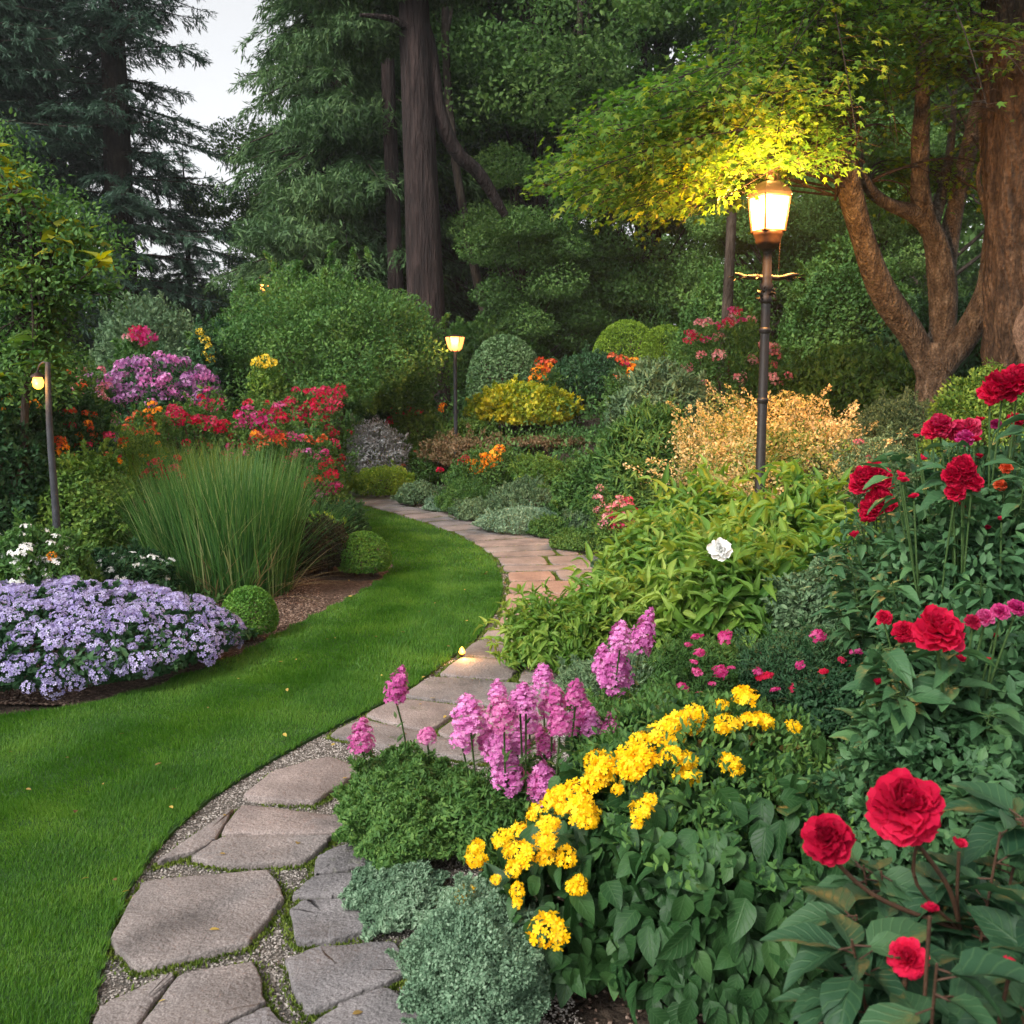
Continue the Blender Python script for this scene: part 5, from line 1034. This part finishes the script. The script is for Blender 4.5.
YF = [(480,868,10),(476,886,13),(482,892,12),(494,862,9),(503,850,9),(514,834,11),(496,852,8),(524,868,14),(516,876,12),(545,870,11),(553,846,13),(547,858,12),(560,852,12),(570,848,9),(543,824,11),(553,820,9),(565,800,10),(568,812,9),(592,812,15),(586,820,12),(596,800,9),(600,785,14),(590,792,12),(610,776,15),(578,802,9),
 (622,770,16),(630,760,15),(640,768,14),(650,752,14),(616,782,12),(604,768,10),(662,745,15),(672,740,14),(680,735,14),(690,731,12),(698,728,12),(652,786,16),(660,778,13),(640,788,12),(685,772,14),(676,776,10),(694,770,10),(725,734,14),(720,742,10),(716,718,9),(742,712,10),(734,716,7),(757,736,13),(748,738,8),(786,741,9),(728,776,12),(738,774,8),(648,828,12),(652,824,9),(642,830,7),(578,893,10),(573,897,7),(516,898,9),(521,903,7),(547,927,19),(502,882,7),(628,798,8),(510,866,8)]
ms = flower_set('cluster', ['yellow'])
LB.append((c, np.array([rx*1.02, ry*1.02, H*.65])))
def surf_y(px, py):
    d = ray(px, py); o = np.array([0, 0, CAM_Z]); best = None
    for q, s in LB:
        a = (o-q)/s; b = d/s; A = b@b; B = 2*a@b; C_ = a@a-1; Dd = B*B-4*A*C_
        if Dd > 0:
            t = (-B-math.sqrt(Dd))/(2*A)
            if best is None or t < best[0]: best = (t, q, s)
    if best is None: return pt(px, py, Y), np.array([0, -.5, .8])
    p = o+d*best[0]; n_ = (p-best[1])/best[2]**2; return p, n_/np.linalg.norm(n_)
for (px, py, r_) in YF:
    p, nrm = surf_y(px, py); s = r_/FPX*p[1]*rng.uniform(.8, 1.25); p = p+rng.normal(0, .014, 3)
    put_flower(root, ms[rng.integers(3)], p+nrm*rng.uniform(.02, .055), s, rng, up=tuple(nrm*.6+np.array([0, -.35, .6])))
for i, (px, py) in enumerate(((600, 951), (617, 988), (632, 997))):
    p = pt(px, py, 2.38+.02*i); mb = MB(); u_ = dirs(rng, 10, -1)
    mb.inst(BIG, np.repeat([p], 5, 0), rng.normal(0, 1, (5, 3))-[0, 0, .8], rng.normal(0, 1, (5, 3)), .045, .04, rng.uniform(0, 1, 5)); mb.build('dead_leaf', MATS['dead_leaf'], root)

# ------------------------------------------------------------------ right foreground: crimson peony bush with large leaves
def leafy_bush(name, label, cat, leaves_px, Y, blooms, size, mat, seed, dYr=.3, ratio=.5, bloommat=('crimson',), kind='ball', stems=True, base=(960, 1000), n_fill=0, stem_y=None, group=None):
    rng = np.random.default_rng(seed); x0, x1, y0, y1, n = leaves_px; cx = pt((x0+x1)/2, y1, Y)[0]; z0 = hz(cx, Y); root = empty(name, (cx, Y, z0), label, cat, group); mb = MB(); st = MB()
    k_ = 0; tries = 0; b0 = np.array([cx, Y+.1, z0-.02])
    nst = max(6, n//22); heads = []
    while k_ < nst and tries < 4000:
        tries += 1; px = rng.uniform(x0, x1); t = (px-x0)/(x1-x0); top = y0[0]*(1-t)+y0[1]*t if hasattr(y0, '__len__') else y0
        py = top+(y1-top)*rng.uniform(0, 1)**1.1; e = pt(px, py, Y+rng.uniform(-dYr, dYr*1.6))
        if e[2] < hz(e[0], e[1])+.06: continue
        k_ += 1; b = b0+(e-b0)*np.array([.35, .35, 0]); m = b*.45+e*.55+np.array([0, 0, .06]); C = curve([b, m, e], 12); st.tube(C, np.linspace(.0045, .002, 12), seg=5)
        for q in range(max(6, n//nst)):
            t = rng.uniform(.35, 1.0)**.7; p = np.array([np.interp(t*11, np.arange(12), C[:, i]) for i in range(3)]); a = rng.uniform(0, 6.283)
            D = np.array([math.cos(a), math.sin(a), rng.uniform(-.35, .55)]); N = np.array([0, 0, 1.])+rng.normal(0, .25, 3); L = size*rng.uniform(.6, 1.25)
            D = norm(D); st.tube([p, p+D*L*.25], .0018, seg=4, cap=False)
            mb.inst(BIG if rng.random() < .6 else BIG2, [p+D*L*.2], D, N, L, L*ratio*rng.uniform(.85, 1.15), float(np.clip(rng.normal(.45, .25), 0, 1)))
    if n_fill: 
        q = pt((x0+x1)/2, (np.mean(y0)+y1)/2, Y+.15); w = pt(x1, 500, Y)[0]-pt(x0, 500, Y)[0]; fill_leaves(mb, rng, n_fill, q, w/2, .3, .3, .3, LEAF, size*.5, .5, zmin=-1, inner=.5)
    mb.build('foliage', MATS[mat], root); st.build('stem', MATS['stem_brown' if kind == 'ball' and Y < 2 else 'stem_green'], root)
    nb = 6 if size < .1 else 2
    y0_ = np.mean(y0)
    buds = [(rng.uniform(x0+15, min(x1, 1015)), y0_+rng.uniform(-8, 60), rng.uniform(4, 6.5) if Y > 2 else 9, rng.uniform(-.15, .1), bloommat[0], 'bud') for _ in range(nb)]
    for bl in list(blooms)+buds:
        px, py, r_, dy, mt, kd = (list(bl)+[bloommat[0], kind])[:6] if len(bl) < 6 else bl
        ms = flower_set(kd, [mt]); p = pt(px, py, Y+dy); s = r_/FPX*p[1]*(1.02 if kd == 'ball' else 1.1)
        put_flower(root, ms[rng.integers(len(ms))], p, s*np.array([1, 1, .92]), rng, up=(rng.normal(0, .25), -.55 if kd != 'bud' else -.1, .8))
        if stems:
            b = b0+np.array([rng.normal(0, .03), 0, 0]) if stem_y is None else pt(*stem_y[0], Y+.05); e = p-np.array([0, 0, s*.5]); mb = MB()
            if stem_y is None: b = b0+(e-b0)*np.array([.4, .4, .35])
            mb.tube(curve([b, (b+e)/2+[rng.normal(0, .02), 0, -.01], e], 10), .0042 if r_ > 20 else .003, seg=6); mb.build('flower_stem', MATS['stem_brown' if Y < 2 else 'stem_green'], root)
    return root
leafy_bush('peony_bush', 'big leaved bush with two large crimson blooms at the bottom right', 'peony bush', (845, 1080, (860, 735), 1020, 260), 1.55,
  [(827,839,28,.02),(905,808,40,-.03)], .112, 'near_leaf', 100, dYr=.16, ratio=.52, stem_y=[(960, 930)], bloommat=('crimson',), n_fill=0)
leafy_bush('peony_bush', 'low leafy peony with one half hidden crimson bloom at the bottom edge', 'peony bush', (830, 1070, (930, 890), 1060, 110), 1.35,
  [(908,958,22,.05)], .105, 'near_leaf', 101, dYr=.12, ratio=.55)
GR = 'red flowered rose bushes up the right side'
leafy_bush('rose_bush', 'rose bush with one broad crimson bloom above the dark leaves', 'rose bush', (860, 1080, (650, 600), 800, 620), 2.5,
  [(938,632,25,-.25,'crimson','bloom'),(1000,612,9,-.1,'hotpink','bloom'),(985,618,9,-.1,'hotpink','bloom'),(1016,608,9,-.1,'hotpink','bloom'),(973,622,8,-.1,'pinkred','bloom'),(905,632,12,-.1,'crimson','bloom'),(884,618,8,.1,'crimson','bloom')], .095, 'rose_leaf', 102, n_fill=2500, dYr=.3, group=GR)
leafy_bush('rose_bush', 'rose bush with crimson flower heads at the upper right border', 'rose bush', (890, 1100, (455, 385), 640, 900), 3.2,
  [(1003,386,20,-.1),(990,394,13,-.1),(1018,380,18,-.1),(940,426,15,0,'pinkred','ball'),(958,432,13,0,'pinkred','ball'),(970,428,12,0,'pinkred','ball'),(965,438,10,-.05,'hotpink','ball'),(932,430,11,0,'crimson','ball'),(996,424,6,0,'hotpink','ball'),(1015,420,9,.1,'crimson','ball')], .085, 'rose_leaf', 103, n_fill=4000, dYr=.4, group=GR)
leafy_bush('rose_bush', 'rose bush with a stacked trio of dark crimson blooms below the border heads', 'rose bush', (880, 1060, (500, 470), 660, 620), 3.0,
  [(962,470,15,-.1),(953,476,12,-.1),(972,482,12,-.1),(955,492,11,-.1),(964,464,11,-.1),(1006,468,7,.1,'coral','ball'),(1000,485,7,.1,'coral','ball')], .085, 'rose_leaf', 104, n_fill=2500, dYr=.3, group=GR)
leafy_bush('rose_bush', 'rose bush with three separate red flower heads left of the others', 'rose bush', (830, 970, (520, 490), 640, 520), 4.0,
  [(863,478,13,0),(875,474,15,0),(884,480,12,0),(858,486,10,0),(872,506,13,0),(880,498,14,0),(888,503,10,0),(868,513,10,0),(913,524,11,0),(922,520,11,0),(930,514,8,0),(908,532,8,0)], .08, 'rose_leaf', 105, n_fill=2500, dYr=.3, group=GR, bloommat=('crimson',))
shrub('leafy_shrub', 'gray green leafy shrub low under the rose bushes at the right border', 'shrub', 900, 1100, 560, 3.6, 9000, .05, 'rose_leaf', tmpl=LEAF, ratio=.5, seed=106, amp=.2)
shrub('leafy_shrub', 'dark leaved shrub between the crimson peonies and the roses', 'shrub', 860, 1080, 700, 2.4, 9000, .04, 'rose_leaf', tmpl=LEAF, ratio=.5, seed=107, amp=.25, ry=.4)
# ------------------------------------------------------------------ left bed
# purple mound
Y = 5.35; rng = np.random.default_rng(120)
root, c, rx, ry, H = shrub('purple_flower_mound', 'wide mound completely covered with purple blue flower clusters', 'flowering plant', -150, 232, 596, Y, 15000, .042, 'shrub_dark', tmpl=LEAF, ratio=.55, seed=120, ry=.78, amp=.08, bumps=16, zb=0, inner=.3)
ms = [cluster_mesh('flower_cluster', 'violet', s_, n=22, fs=.27, tmpl='5', shape=(1, 1, .5), zmin=.0) for s_ in (31, 32, 33, 34)]
u = dirs(rng, 9000, -.25); P = c+u*np.array([rx*.99, ry*.99, H*.64]); P[:, 2] = np.where(u[:, 2] < 0, c[2]+u[:, 2]*H*.4, P[:, 2]); P += u*(.03*np.sin(P[:, :1]*13)*np.sin(P[:, 1:2]*11))
Nn = norm(u/np.array([rx, ry, H*.62])); cm = np.array([0, 0, CAM_Z]); vis = (np.einsum('ij,ij->i', norm(cm-P), Nn) > -.05) & (P[:, 0] > -.8*P[:, 1]) & (rng.uniform(size=len(P)) < np.clip(.35+u[:, 2]*2.2, .06, 1))
P = P[vis]; Nn = Nn[vis]; keep = []
for i in range(len(P)):
    if all(np.sum((P[i]-P[j])**2) > .068**2 for j in keep): keep.append(i)
keep = np.array(keep); order = keep[np.argsort(P[keep, 1]+3*(P[keep, 0] < -.55*P[keep, 1]))]; print('violet clusters', len(order))
for i in order[:100]: put_flower(root, ms[rng.integers(4)], P[i]+Nn[i]*.015, .046*rng.uniform(.55, 1.3), rng, up=tuple(Nn[i]*.8+np.array([0, -.1, .35])))
mb = MB()
for i in order[100:]:
    me = ms[rng.integers(4)]; n = len(me.vertices); co = np.zeros(n*3, np.float32); me.vertices.foreach_get('co', co); co = co.reshape(-1, 3)
    q = np.array((Vector(tuple(Nn[i]*.8+np.array([0, -.1, .35]))).to_track_quat('Z', 'Y').to_matrix() @ Matrix.Rotation(rng.uniform(0, 6), 3, 'Z')))
    V = co@q.T*.046*rng.uniform(.55, 1.3)+P[i]+Nn[i]*.015; F = np.array([p.vertices[:] for p in me.polygons]); rv = np.zeros(n, np.float32); me.attributes['rnd'].data.foreach_get('value', rv)
    uv = np.zeros(n*2, np.float32); me.attributes['lc'].data.foreach_get('vector', uv)
    mb.raw(V, F, rv, uv.reshape(-1, 2), smooth=False)
if mb.n:
    o = mb.build('smaller_flower_clusters', MATS['violet'], root); o['kind'] = 'stuff'
# ornamental grass
def grass_clump(name, label, px, Y, n, L, W_, mat, seed, spread=.22, lean=.33, dry=0, z=None, group=None, bend=None):
    rng = np.random.default_rng(seed); x = pt(px, 500, Y)[0]; z0 = hz(x, Y) if z is None else z; root = empty(name, (x, Y, z0), label, 'ornamental grass', group); mb = MB()
    blades(mb, rng, n, (x, Y, z0), spread, L, W_, lean=lean, tmpl=BLADE if bend is None else bladeT(6, bend)); mb.build('blades', MATS[mat], root)
    if bend: blades(mb2 := MB(), rng, n//9, (x, Y, z0), spread, L*.95, W_, lean=.32, tmpl=bladeT(6, .5)); mb2.build('arching_blades', MATS[mat], root)
    if dry:
        mb = MB(); blades(mb, rng, dry, (x, Y, z0), spread, L*.62, W_*1.1, lean=1.1); mb.build('dry_blades', MATS['dry'], root)
    return root
grass_clump('ornamental_grass', 'tall arching clump of thin green grass behind the clipped balls', 234, 7.25, 2500, 1.12, .010, 'grass_clump', 121, spread=.40, bend=.15, lean=.05, dry=160, z=.01)
grass_clump('ornamental_grass', 'smaller clump of thin grass merging into the left of the tall one', 178, 7.3, 900, .92, .011, 'grass_clump', 122, bend=.2, spread=.2, lean=.12, dry=30)
GY = 'yellow green grasses in the middle of the left bed'
for i, (px, Y_, lb) in enumerate(((150, 9.6, 'yellow green grass tuft at the left of its row behind the dark shrub'), (188, 10.0, 'yellow green grass tuft in the middle of its row'), (226, 9.8, 'yellow green grass tuft above the tall grass clump'), (118, 9.2, 'short yellow green grass tuft below the orange lilies'))):
    grass_clump('grass_tuft', lb, px, Y_, 1300, .9, .016, 'yellowgreen_blade', 130+i, spread=.42, lean=.2, group=GY)
for i, (px, Y_, lb) in enumerate(((322, 12.9, 'green grassy tuft left of the silvery bush'), (352, 16.0, 'green grassy tuft under the broad dark shrub'), (300, 9.2, 'green grass tuft right behind the tall clump'))):
    grass_clump('grass_tuft', lb, px, Y_, 1100, .5, .014, 'yellowgreen_blade' if i < 2 else 'grass_clump', 140+i, spread=.3, lean=.4, group=GY)
# hosta-like leaves
x = pt(270, 400, 11.5)[0]; root = empty('hosta_plant', (x, 11.5, hz(x, 11.5)), 'pale plant with long pointed leaves above the pink red roses', 'plant'); mb = MB(); n = 26; a = rng.uniform(0, 6.28, n)
mb.inst(BIG, np.repeat([[x, 11.5, hz(x, 11.5)+.55]], n, 0)+rng.normal(0, .08, (n, 3)), np.stack([np.cos(a), np.sin(a), rng.uniform(.2, 1.4, n)], -1), np.array([0, 0, 1.]), .55, .16, rng.uniform(0, 1, n)); mb.build('foliage', MATS['hosta'], root)
mb = MB(); mb.tube([(x, 11.5, hz(x, 11.5)), (x, 11.5, hz(x, 11.5)+.6)], .03); mb.build('stem', MATS['stem_green'], root)
# white flowered plants
shrub('white_flowered_plant', 'leafy plant with tiny white flowers below the grey post', 'flowering plant', -30, 84, 528, 6.0, 9000, .05, 'shrub_green', tmpl=NARROW, ratio=.3, seed=150, amp=.25, flowers=[dict(kind='daisy', mats=['white_petal'], n=40, size=.035, zlo=.45, gap=1.4), dict(kind='azalea', mats=['orange'], at=[(52,556,5)])])
shrub('white_flowered_plant', 'dark plant with small white flowers between the purple mound and tall grass', 'flowering plant', 88, 172, 550, 6.6, 8000, .045, 'shrub_dark', tmpl=NARROW, ratio=.3, seed=151, amp=.25, flowers=[dict(kind='daisy', mats=['white_petal'], n=26, size=.033, zlo=.5, gap=1.4)])
shrub('low_plant', 'low green leafy plant at the left border above the purple mound', 'plant', -40, 70, 572, 6.0, 7000, .05, 'shrub_green', tmpl=NARROW, ratio=.3, seed=152, amp=.25)
shrub('clipped_bush', 'sliver of a clipped green ball at the left border above the purple mound', 'bush', -50, 13, 560, 5.7, 7000, .022, 'boxwood', ratio=.6, neat=True, group=GB, seed=153, inner=.1, stems=2)
shrub('dark_red_plant', 'dark reddish leaved low plant beside the clipped ball at the lawn tip', 'plant', 292, 352, 520, 7.9, 8000, .028, 'dark_red_leaf', seed=154, amp=.3, bumps=20)
shrub('low_plant', 'little pale green topped plant in front of the dark reddish one', 'plant', 300, 345, 512, 8.2, 1800, .032, 'lime', seed=155, amp=.3)
shrub('dark_red_plant', 'small dark foliage plant behind the tip of the lawn', 'plant', 318, 366, 500, 9.6, 5000, .03, 'shrub_dark', seed=156, amp=.3)
# rose and lily rows
def fshrub(label, x0, x1, yt, Y, seed, fl, n=5000, mat='shrub_mid', size=.05, name='rose_bush', cat='rose bush', group='flowering bushes of the left bed'):
    fl = list(fl)+[dict(kind='azalea', mats=fl[0]['mats'], n=max(4, int((x1-x0)*.32)), size=.045*Y/10, zlo=.3)]
    return shrub(name, label, cat, x0-4, x1+4, yt, Y, n, size, mat, seed=seed, amp=.35, bumps=16, flowers=fl, group=group, sprig=1.3)
def cl(pts_, mats, k=1.15): return dict(kind='azalea', mats=mats, at=pts_, k=k)
fshrub('large bush with crimson pink roses right of the hosta leaves', 258, 345, 392, 12.3, 160, [cl([(314,392,5),(324,391,6),(332,393,5),(341,396,6),(338,405,5),(328,402,5),(318,402,6),(308,404,5),(320,412,5),(330,410,5),(311,413,6),(300,412,6),(306,420,5),(287,403,6),(293,403,5),(299,417,6),(290,401,5),(313,423,5),(325,419,4),(333,400,4),(340,388,5),(322,396,5),(295,410,4),(303,408,4)], ['pinkred', 'crimson'])])
fshrub('bush with pink and red roses just above the tall grass', 232, 292, 404, 11.0, 161, [cl([(247,410,6),(243,418,6),(250,421,6),(257,416,6),(263,422,6),(270,418,6),(262,413,5),(276,411,6),(282,417,7),(285,421,5),(278,406,5),(255,425,5),(240,425,5),(268,427,5),(272,424,4)], ['pinkred', 'hotpink', 'crimson'])])
fshrub('low coral rose bush right above the tall grass tips', 255, 288, 428, 10.2, 162, [cl([(262,437,6),(268,434,6),(273,440,6),(279,437,5),(265,443,5),(275,433,5),(281,441,5)], ['coral', 'pinkred']), cl([(255,434,4)], ['orange'])], n=2500)
fshrub('small bush with magenta and coral flowers right of the tall grass tips', 286, 330, 428, 10.8, 163, [cl([(291,437,5),(296,440,4),(302,438,4)], ['hotpink']), cl([(308,438,4),(311,442,4),(322,439,5)], ['coral', 'crimson']), cl([(308,452,5)], ['mauve'])], n=3500)
fshrub('small red and magenta flowered plant beside the far lawn tip', 308, 342, 470, 10.0, 164, [cl([(322,466,4),(330,462,4),(332,474,6),(326,475,4)], ['crimson', 'coral']), cl([(322,490,5),(328,492,5),(334,488,6),(316,486,4),(339,485,4),(325,484,4),(319,494,4)], ['hotpink', 'mauve'])], n=3000, size=.04)
fshrub('rose bush with a row of pink red blooms left of the hosta leaves', 160, 232, 400, 11.0, 165, [cl([(170,414,6),(176,418,6),(168,421,5),(182,415,5),(188,420,6),(194,422,5),(200,419,6),(206,426,6),(213,421,6),(219,425,5),(224,424,5),(178,424,5),(172,408,5),(180,409,4),(214,430,5),(222,430,5)], ['pinkred', 'crimson'])])
fshrub('bush with magenta pink blooms above the row of red roses', 195, 235, 394, 12.0, 166, [cl([(206,402,5),(211,405,5),(217,403,6),(214,409,5),(220,408,5),(209,409,4)], ['hotpink', 'pinkred'])], n=3000)
fshrub('lily plant with orange and scarlet flowers in front of the rose row', 120, 172, 412, 10.5, 167, [cl([(150,424,5),(154,432,6),(147,431,5),(156,425,4),(137,414,4)], ['coral', 'orange']), cl([(130,420,4),(129,429,5)], ['coral', 'pinkred']), cl([(152,404,4),(156,411,4),(148,411,4),(159,409,3)], ['orange'])], name='lily_plant', cat='lily')
fshrub('lily plant with coral and orange flowers right of the grey post', 55, 105, 400, 9.0, 168, [cl([(63,410,7),(69,412,6),(60,407,5),(66,428,7),(72,426,5),(62,424,5)], ['pinkred', 'coral']), cl([(88,424,4),(92,430,4),(80,436,4),(85,413,3)], ['orange', 'coral']), cl([(110,436,5)], ['pinkred'])], name='lily_plant', cat='lily', mat='shrub_dark')
fshrub('lily plant with salmon flowers over the amber lamp', 48, 100, 362, 9.6, 169, [cl([(58,374,5),(65,372,5),(60,384,4),(75,388,5),(82,386,5),(70,392,5),(60,391,4),(78,380,4)], ['coral', 'palepink']), cl([(57,382,4),(86,412,3)], ['orange'])], name='lily_plant', cat='lily')
fshrub('dark plant with a few orange lilies at the left border', -15, 30, 385, 8.4, 170, [cl([(5,396,5),(10,399,4),(2,400,4),(24,407,4),(33,403,5),(37,407,4),(6,437,4),(8,431,3)], ['orange', 'coral'])], name='lily_plant', cat='lily', mat='shrub_dark')
fshrub('dark red rose plant half hidden left of the tall grass', 140, 185, 458, 8.4, 171, [cl([(154,465,6),(160,470,6),(150,472,5),(163,478,5),(173,468,5),(177,469,4),(157,462,5)], ['crimson', 'pinkred'])], n=2500, size=.04)
fshrub('tall orange spike flowers behind the yellow tipped dark shrub', 52, 72, 442, 8.6, 172, [cl([(60,440,5),(63,450,6),(65,457,5),(62,446,5),(66,463,4)], ['coral', 'orange'])], n=900, size=.04, name='lily_plant', cat='lily')
fshrub('small orange lily in front of the yellow tipped dark shrub', 106, 128, 455, 7.9, 173, [cl([(116,461,5),(114,458,3)], ['orange', 'coral'])], n=500, size=.035, name='lily_plant', cat='lily')
DG = 'small bushes dotted with red and orange blossom'
for i, (x0, x1, yt, Y_, mats, n_, lb) in enumerate((
  (100, 165, 428, 10.0, ['coral', 'orange'], 9, 'loose green bush with scattered orange blossom between grass tuft and lilies'),
  (60, 118, 440, 9.0, ['coral', 'pinkred'], 8, 'loose green bush with scattered coral blossom behind the yellow tipped dark shrub'),
  (205, 262, 424, 12.6, ['pinkred', 'hotpink'], 9, 'loose green bush with pink blossom behind the hosta leaves'),
  (-20, 40, 420, 8.9, ['orange', 'coral'], 7, 'loose dark bush with orange blossom at the left border'))):
    shrub('flowering_bush', lb, 'bush', x0, x1, yt, Y_, 4500, .045, 'lime_dark' if i % 2 == 0 else 'shrub_green', tmpl=NARROW, ratio=.3, seed=210+i, amp=.35, sprig=1.5, group=DG, flowers=[dict(kind='azalea', mats=mats, n=n_, size=.05, zlo=.4)])
# lilac mound
def fl(n, s, mats, **k): return dict(kind='cluster', mats=mats, n=n, size=s, **k)
shrub('lilac_shrub', 'rounded dark shrub topped with a broad cap of lilac purple flowers', 'flowering shrub', 84, 228, 360, 12.4, 13000, .055, 'shrub_dark', seed=180, amp=.16, bumps=18, flowers=[dict(kind='azalea', mats=['lilac', 'mauve'], n=99, size=.085, zlo=.66, gap=.9, lift=.1)])
shrub('lilac_shrub', 'looser pinkish lilac flowered shrub left of the broad lilac cap', 'flowering shrub', 62, 118, 372, 11.6, 6000, .05, 'shrub_mid', seed=181, amp=.25, flowers=[dict(kind='azalea', mats=['lilac', 'palepink'], n=34, size=.055, zlo=.45)])
shrub('flowering_shrub', 'green shrub with a single bright magenta flower head above the lilac', 'shrub', 100, 165, 338, 13.5, 6000, .07, 'shrub_green', seed=182, amp=.25, flowers=[cl([(136,333,7),(142,335,8),(149,337,7),(139,340,6),(146,341,6)], ['hotpink', 'pinkred'], 1.2), cl([(128,338,5)], ['palepink'])])
# small magnolia-like tree at the left border
Y = 7.4; x = pt(18, 400, Y)[0]; root = empty('small_tree', (x, Y, hz(x, Y)), 'small tree with broad yellow tipped leaves at the left border', 'tree'); mb = MB(); rng = np.random.default_rng(190)
P = curve([(x, Y, hz(x, Y)-.05), pt(24, 440, Y), pt(30, 360, Y), pt(42, 300, Y), pt(40, 240, Y), pt(20, 190, Y)], 20); mb.tube(P, np.linspace(.035, .01, 20), seg=8); mb.build('trunk', MATS['bark'], root)
lf = MB(); lf2 = MB(); tw = MB()
for i in range(84):
    b = P[rng.integers(8, 20)]; px = rng.uniform(-60, 108); top = np.interp(px, [-60, 0, 20, 60, 100, 112], [120, 140, 165, 195, 215, 240]); py = top+(400-top)*rng.uniform(0, 1)**1.2
    if px > 60 and py > 300: px -= 50
    e = pt(px, py, Y+rng.uniform(-.5, .6)); C = curve([b, (b+e)/2+[0, 0, -.03], e], 10); tw.tube(C, np.linspace(.010, .003, 10), seg=5, cap=False); fill_leaves(lf2, rng, 170, e, .30, .3, .25, .25, LEAF, .04, .5, amp=.4, inner=.6, zmin=-1)
    m = 11; t = rng.uniform(.75, 1, m); p = np.stack([np.interp(t*9, np.arange(10), C[:, k_]) for k_ in range(3)], -1); a = rng.uniform(0, 6.28, m)
    lf.inst(BIG, p, np.stack([np.cos(a), np.sin(a), rng.uniform(-.2, .8, m)], -1), np.array([0, 0, 1.])+rng.normal(0, .3, (m, 3)), rng.uniform(.10, .19, m), rng.uniform(.06, .10, m), np.clip(rng.normal(.45 if py > top+40 else .85, .2, m), 0, 1))
lf2.build('inner_foliage', MATS['shrub_green'], root); lf.build('crown', MATS['magnolia_leaf'], root); tw.build('twig', MATS['bark'], root)

# ------------------------------------------------------------------ low growth filling the beds
rng = np.random.default_rng(200); mb = MB()
def cover(n, xs, ys, cond, size, hgt, per=34):
    Y = rng.uniform(*ys, n*4); X = rng.uniform(*xs, n*4); ok = cond(X, Y) & (np.abs(X) < Y*.66+2.4); X = X[ok][:n]; Y = Y[ok][:n]; m = len(X)
    pa = .5+.5*np.sin(X*2.3+Y)*np.sin(Y*1.9-X); hh = hgt*(.4+pa)*rng.uniform(.5, 1.2, m); z = h(X, Y)
    k_ = np.repeat(np.arange(m), per); u = norm(rng.standard_normal((len(k_), 3))); u[:, 2] = np.abs(u[:, 2]); q = rng.uniform(.4, 1, len(k_))
    P = np.stack([X[k_]+u[:, 0]*hh[k_]*q*.9, Y[k_]+u[:, 1]*hh[k_]*q*.9, z[k_]+u[:, 2]*hh[k_]*q], -1); D, N = leaf_orient(rng, u, .5, .6); L = size*rng.uniform(.6, 1.3, len(k_))
    mb.inst(DIA, P, D, N, L, L*.5, np.clip(pa[k_]*.5+rng.normal(.25, .2, len(k_)), 0, 1))
cover(1700, (-.6, 6), (3.2, 9), lambda X, Y: X > xR(Y)+.22, .035, .16)
cover(500, (1.6, 6.5), (1.2, 4.5), lambda X, Y: X > 1.2+.25*Y, .04, .2, per=60)
cover(1500, (-3, 12), (9, 15), lambda X, Y: X > xR(Y)+.3, .06, .38)
cover(700, (-7, 0), (6.3, 9), lambda X, Y: X < xG(Y)-.75, .04, .14)
cover(1700, (-11, 0), (9, 15), lambda X, Y: X < np.where(Y < 12.9, xG(np.minimum(Y, 12.9)), xL(Y))-.35, .06, .38)
cover(3200, (-20, 20), (15, 30), lambda X, Y: X*0 == 0, .10, .7)
tag(mb.build('ground_cover', MATS['cover_leaf']), 'mixed low green growth covering the soil of the beds', None, kind='stuff')

# ------------------------------------------------------------------ the evening air
HZ = .0005
if HZ:
    mb = MB(); mb.box((0, 80, 24), (380, 340, 56)); m = bpy.data.materials.new('haze'); m.use_nodes = True; nt = m.node_tree; nt.nodes.clear()
    out = nt.nodes.new('ShaderNodeOutputMaterial'); v = nt.nodes.new('ShaderNodeVolumePrincipled'); v.inputs['Color'].default_value = (.9, .94, 1, 1); v.inputs['Density'].default_value = HZ
    nt.links.new(v.outputs[0], out.inputs['Volume']); tag(mb.build('haze', m), 'faint evening haze in the garden air', None, kind='stuff')
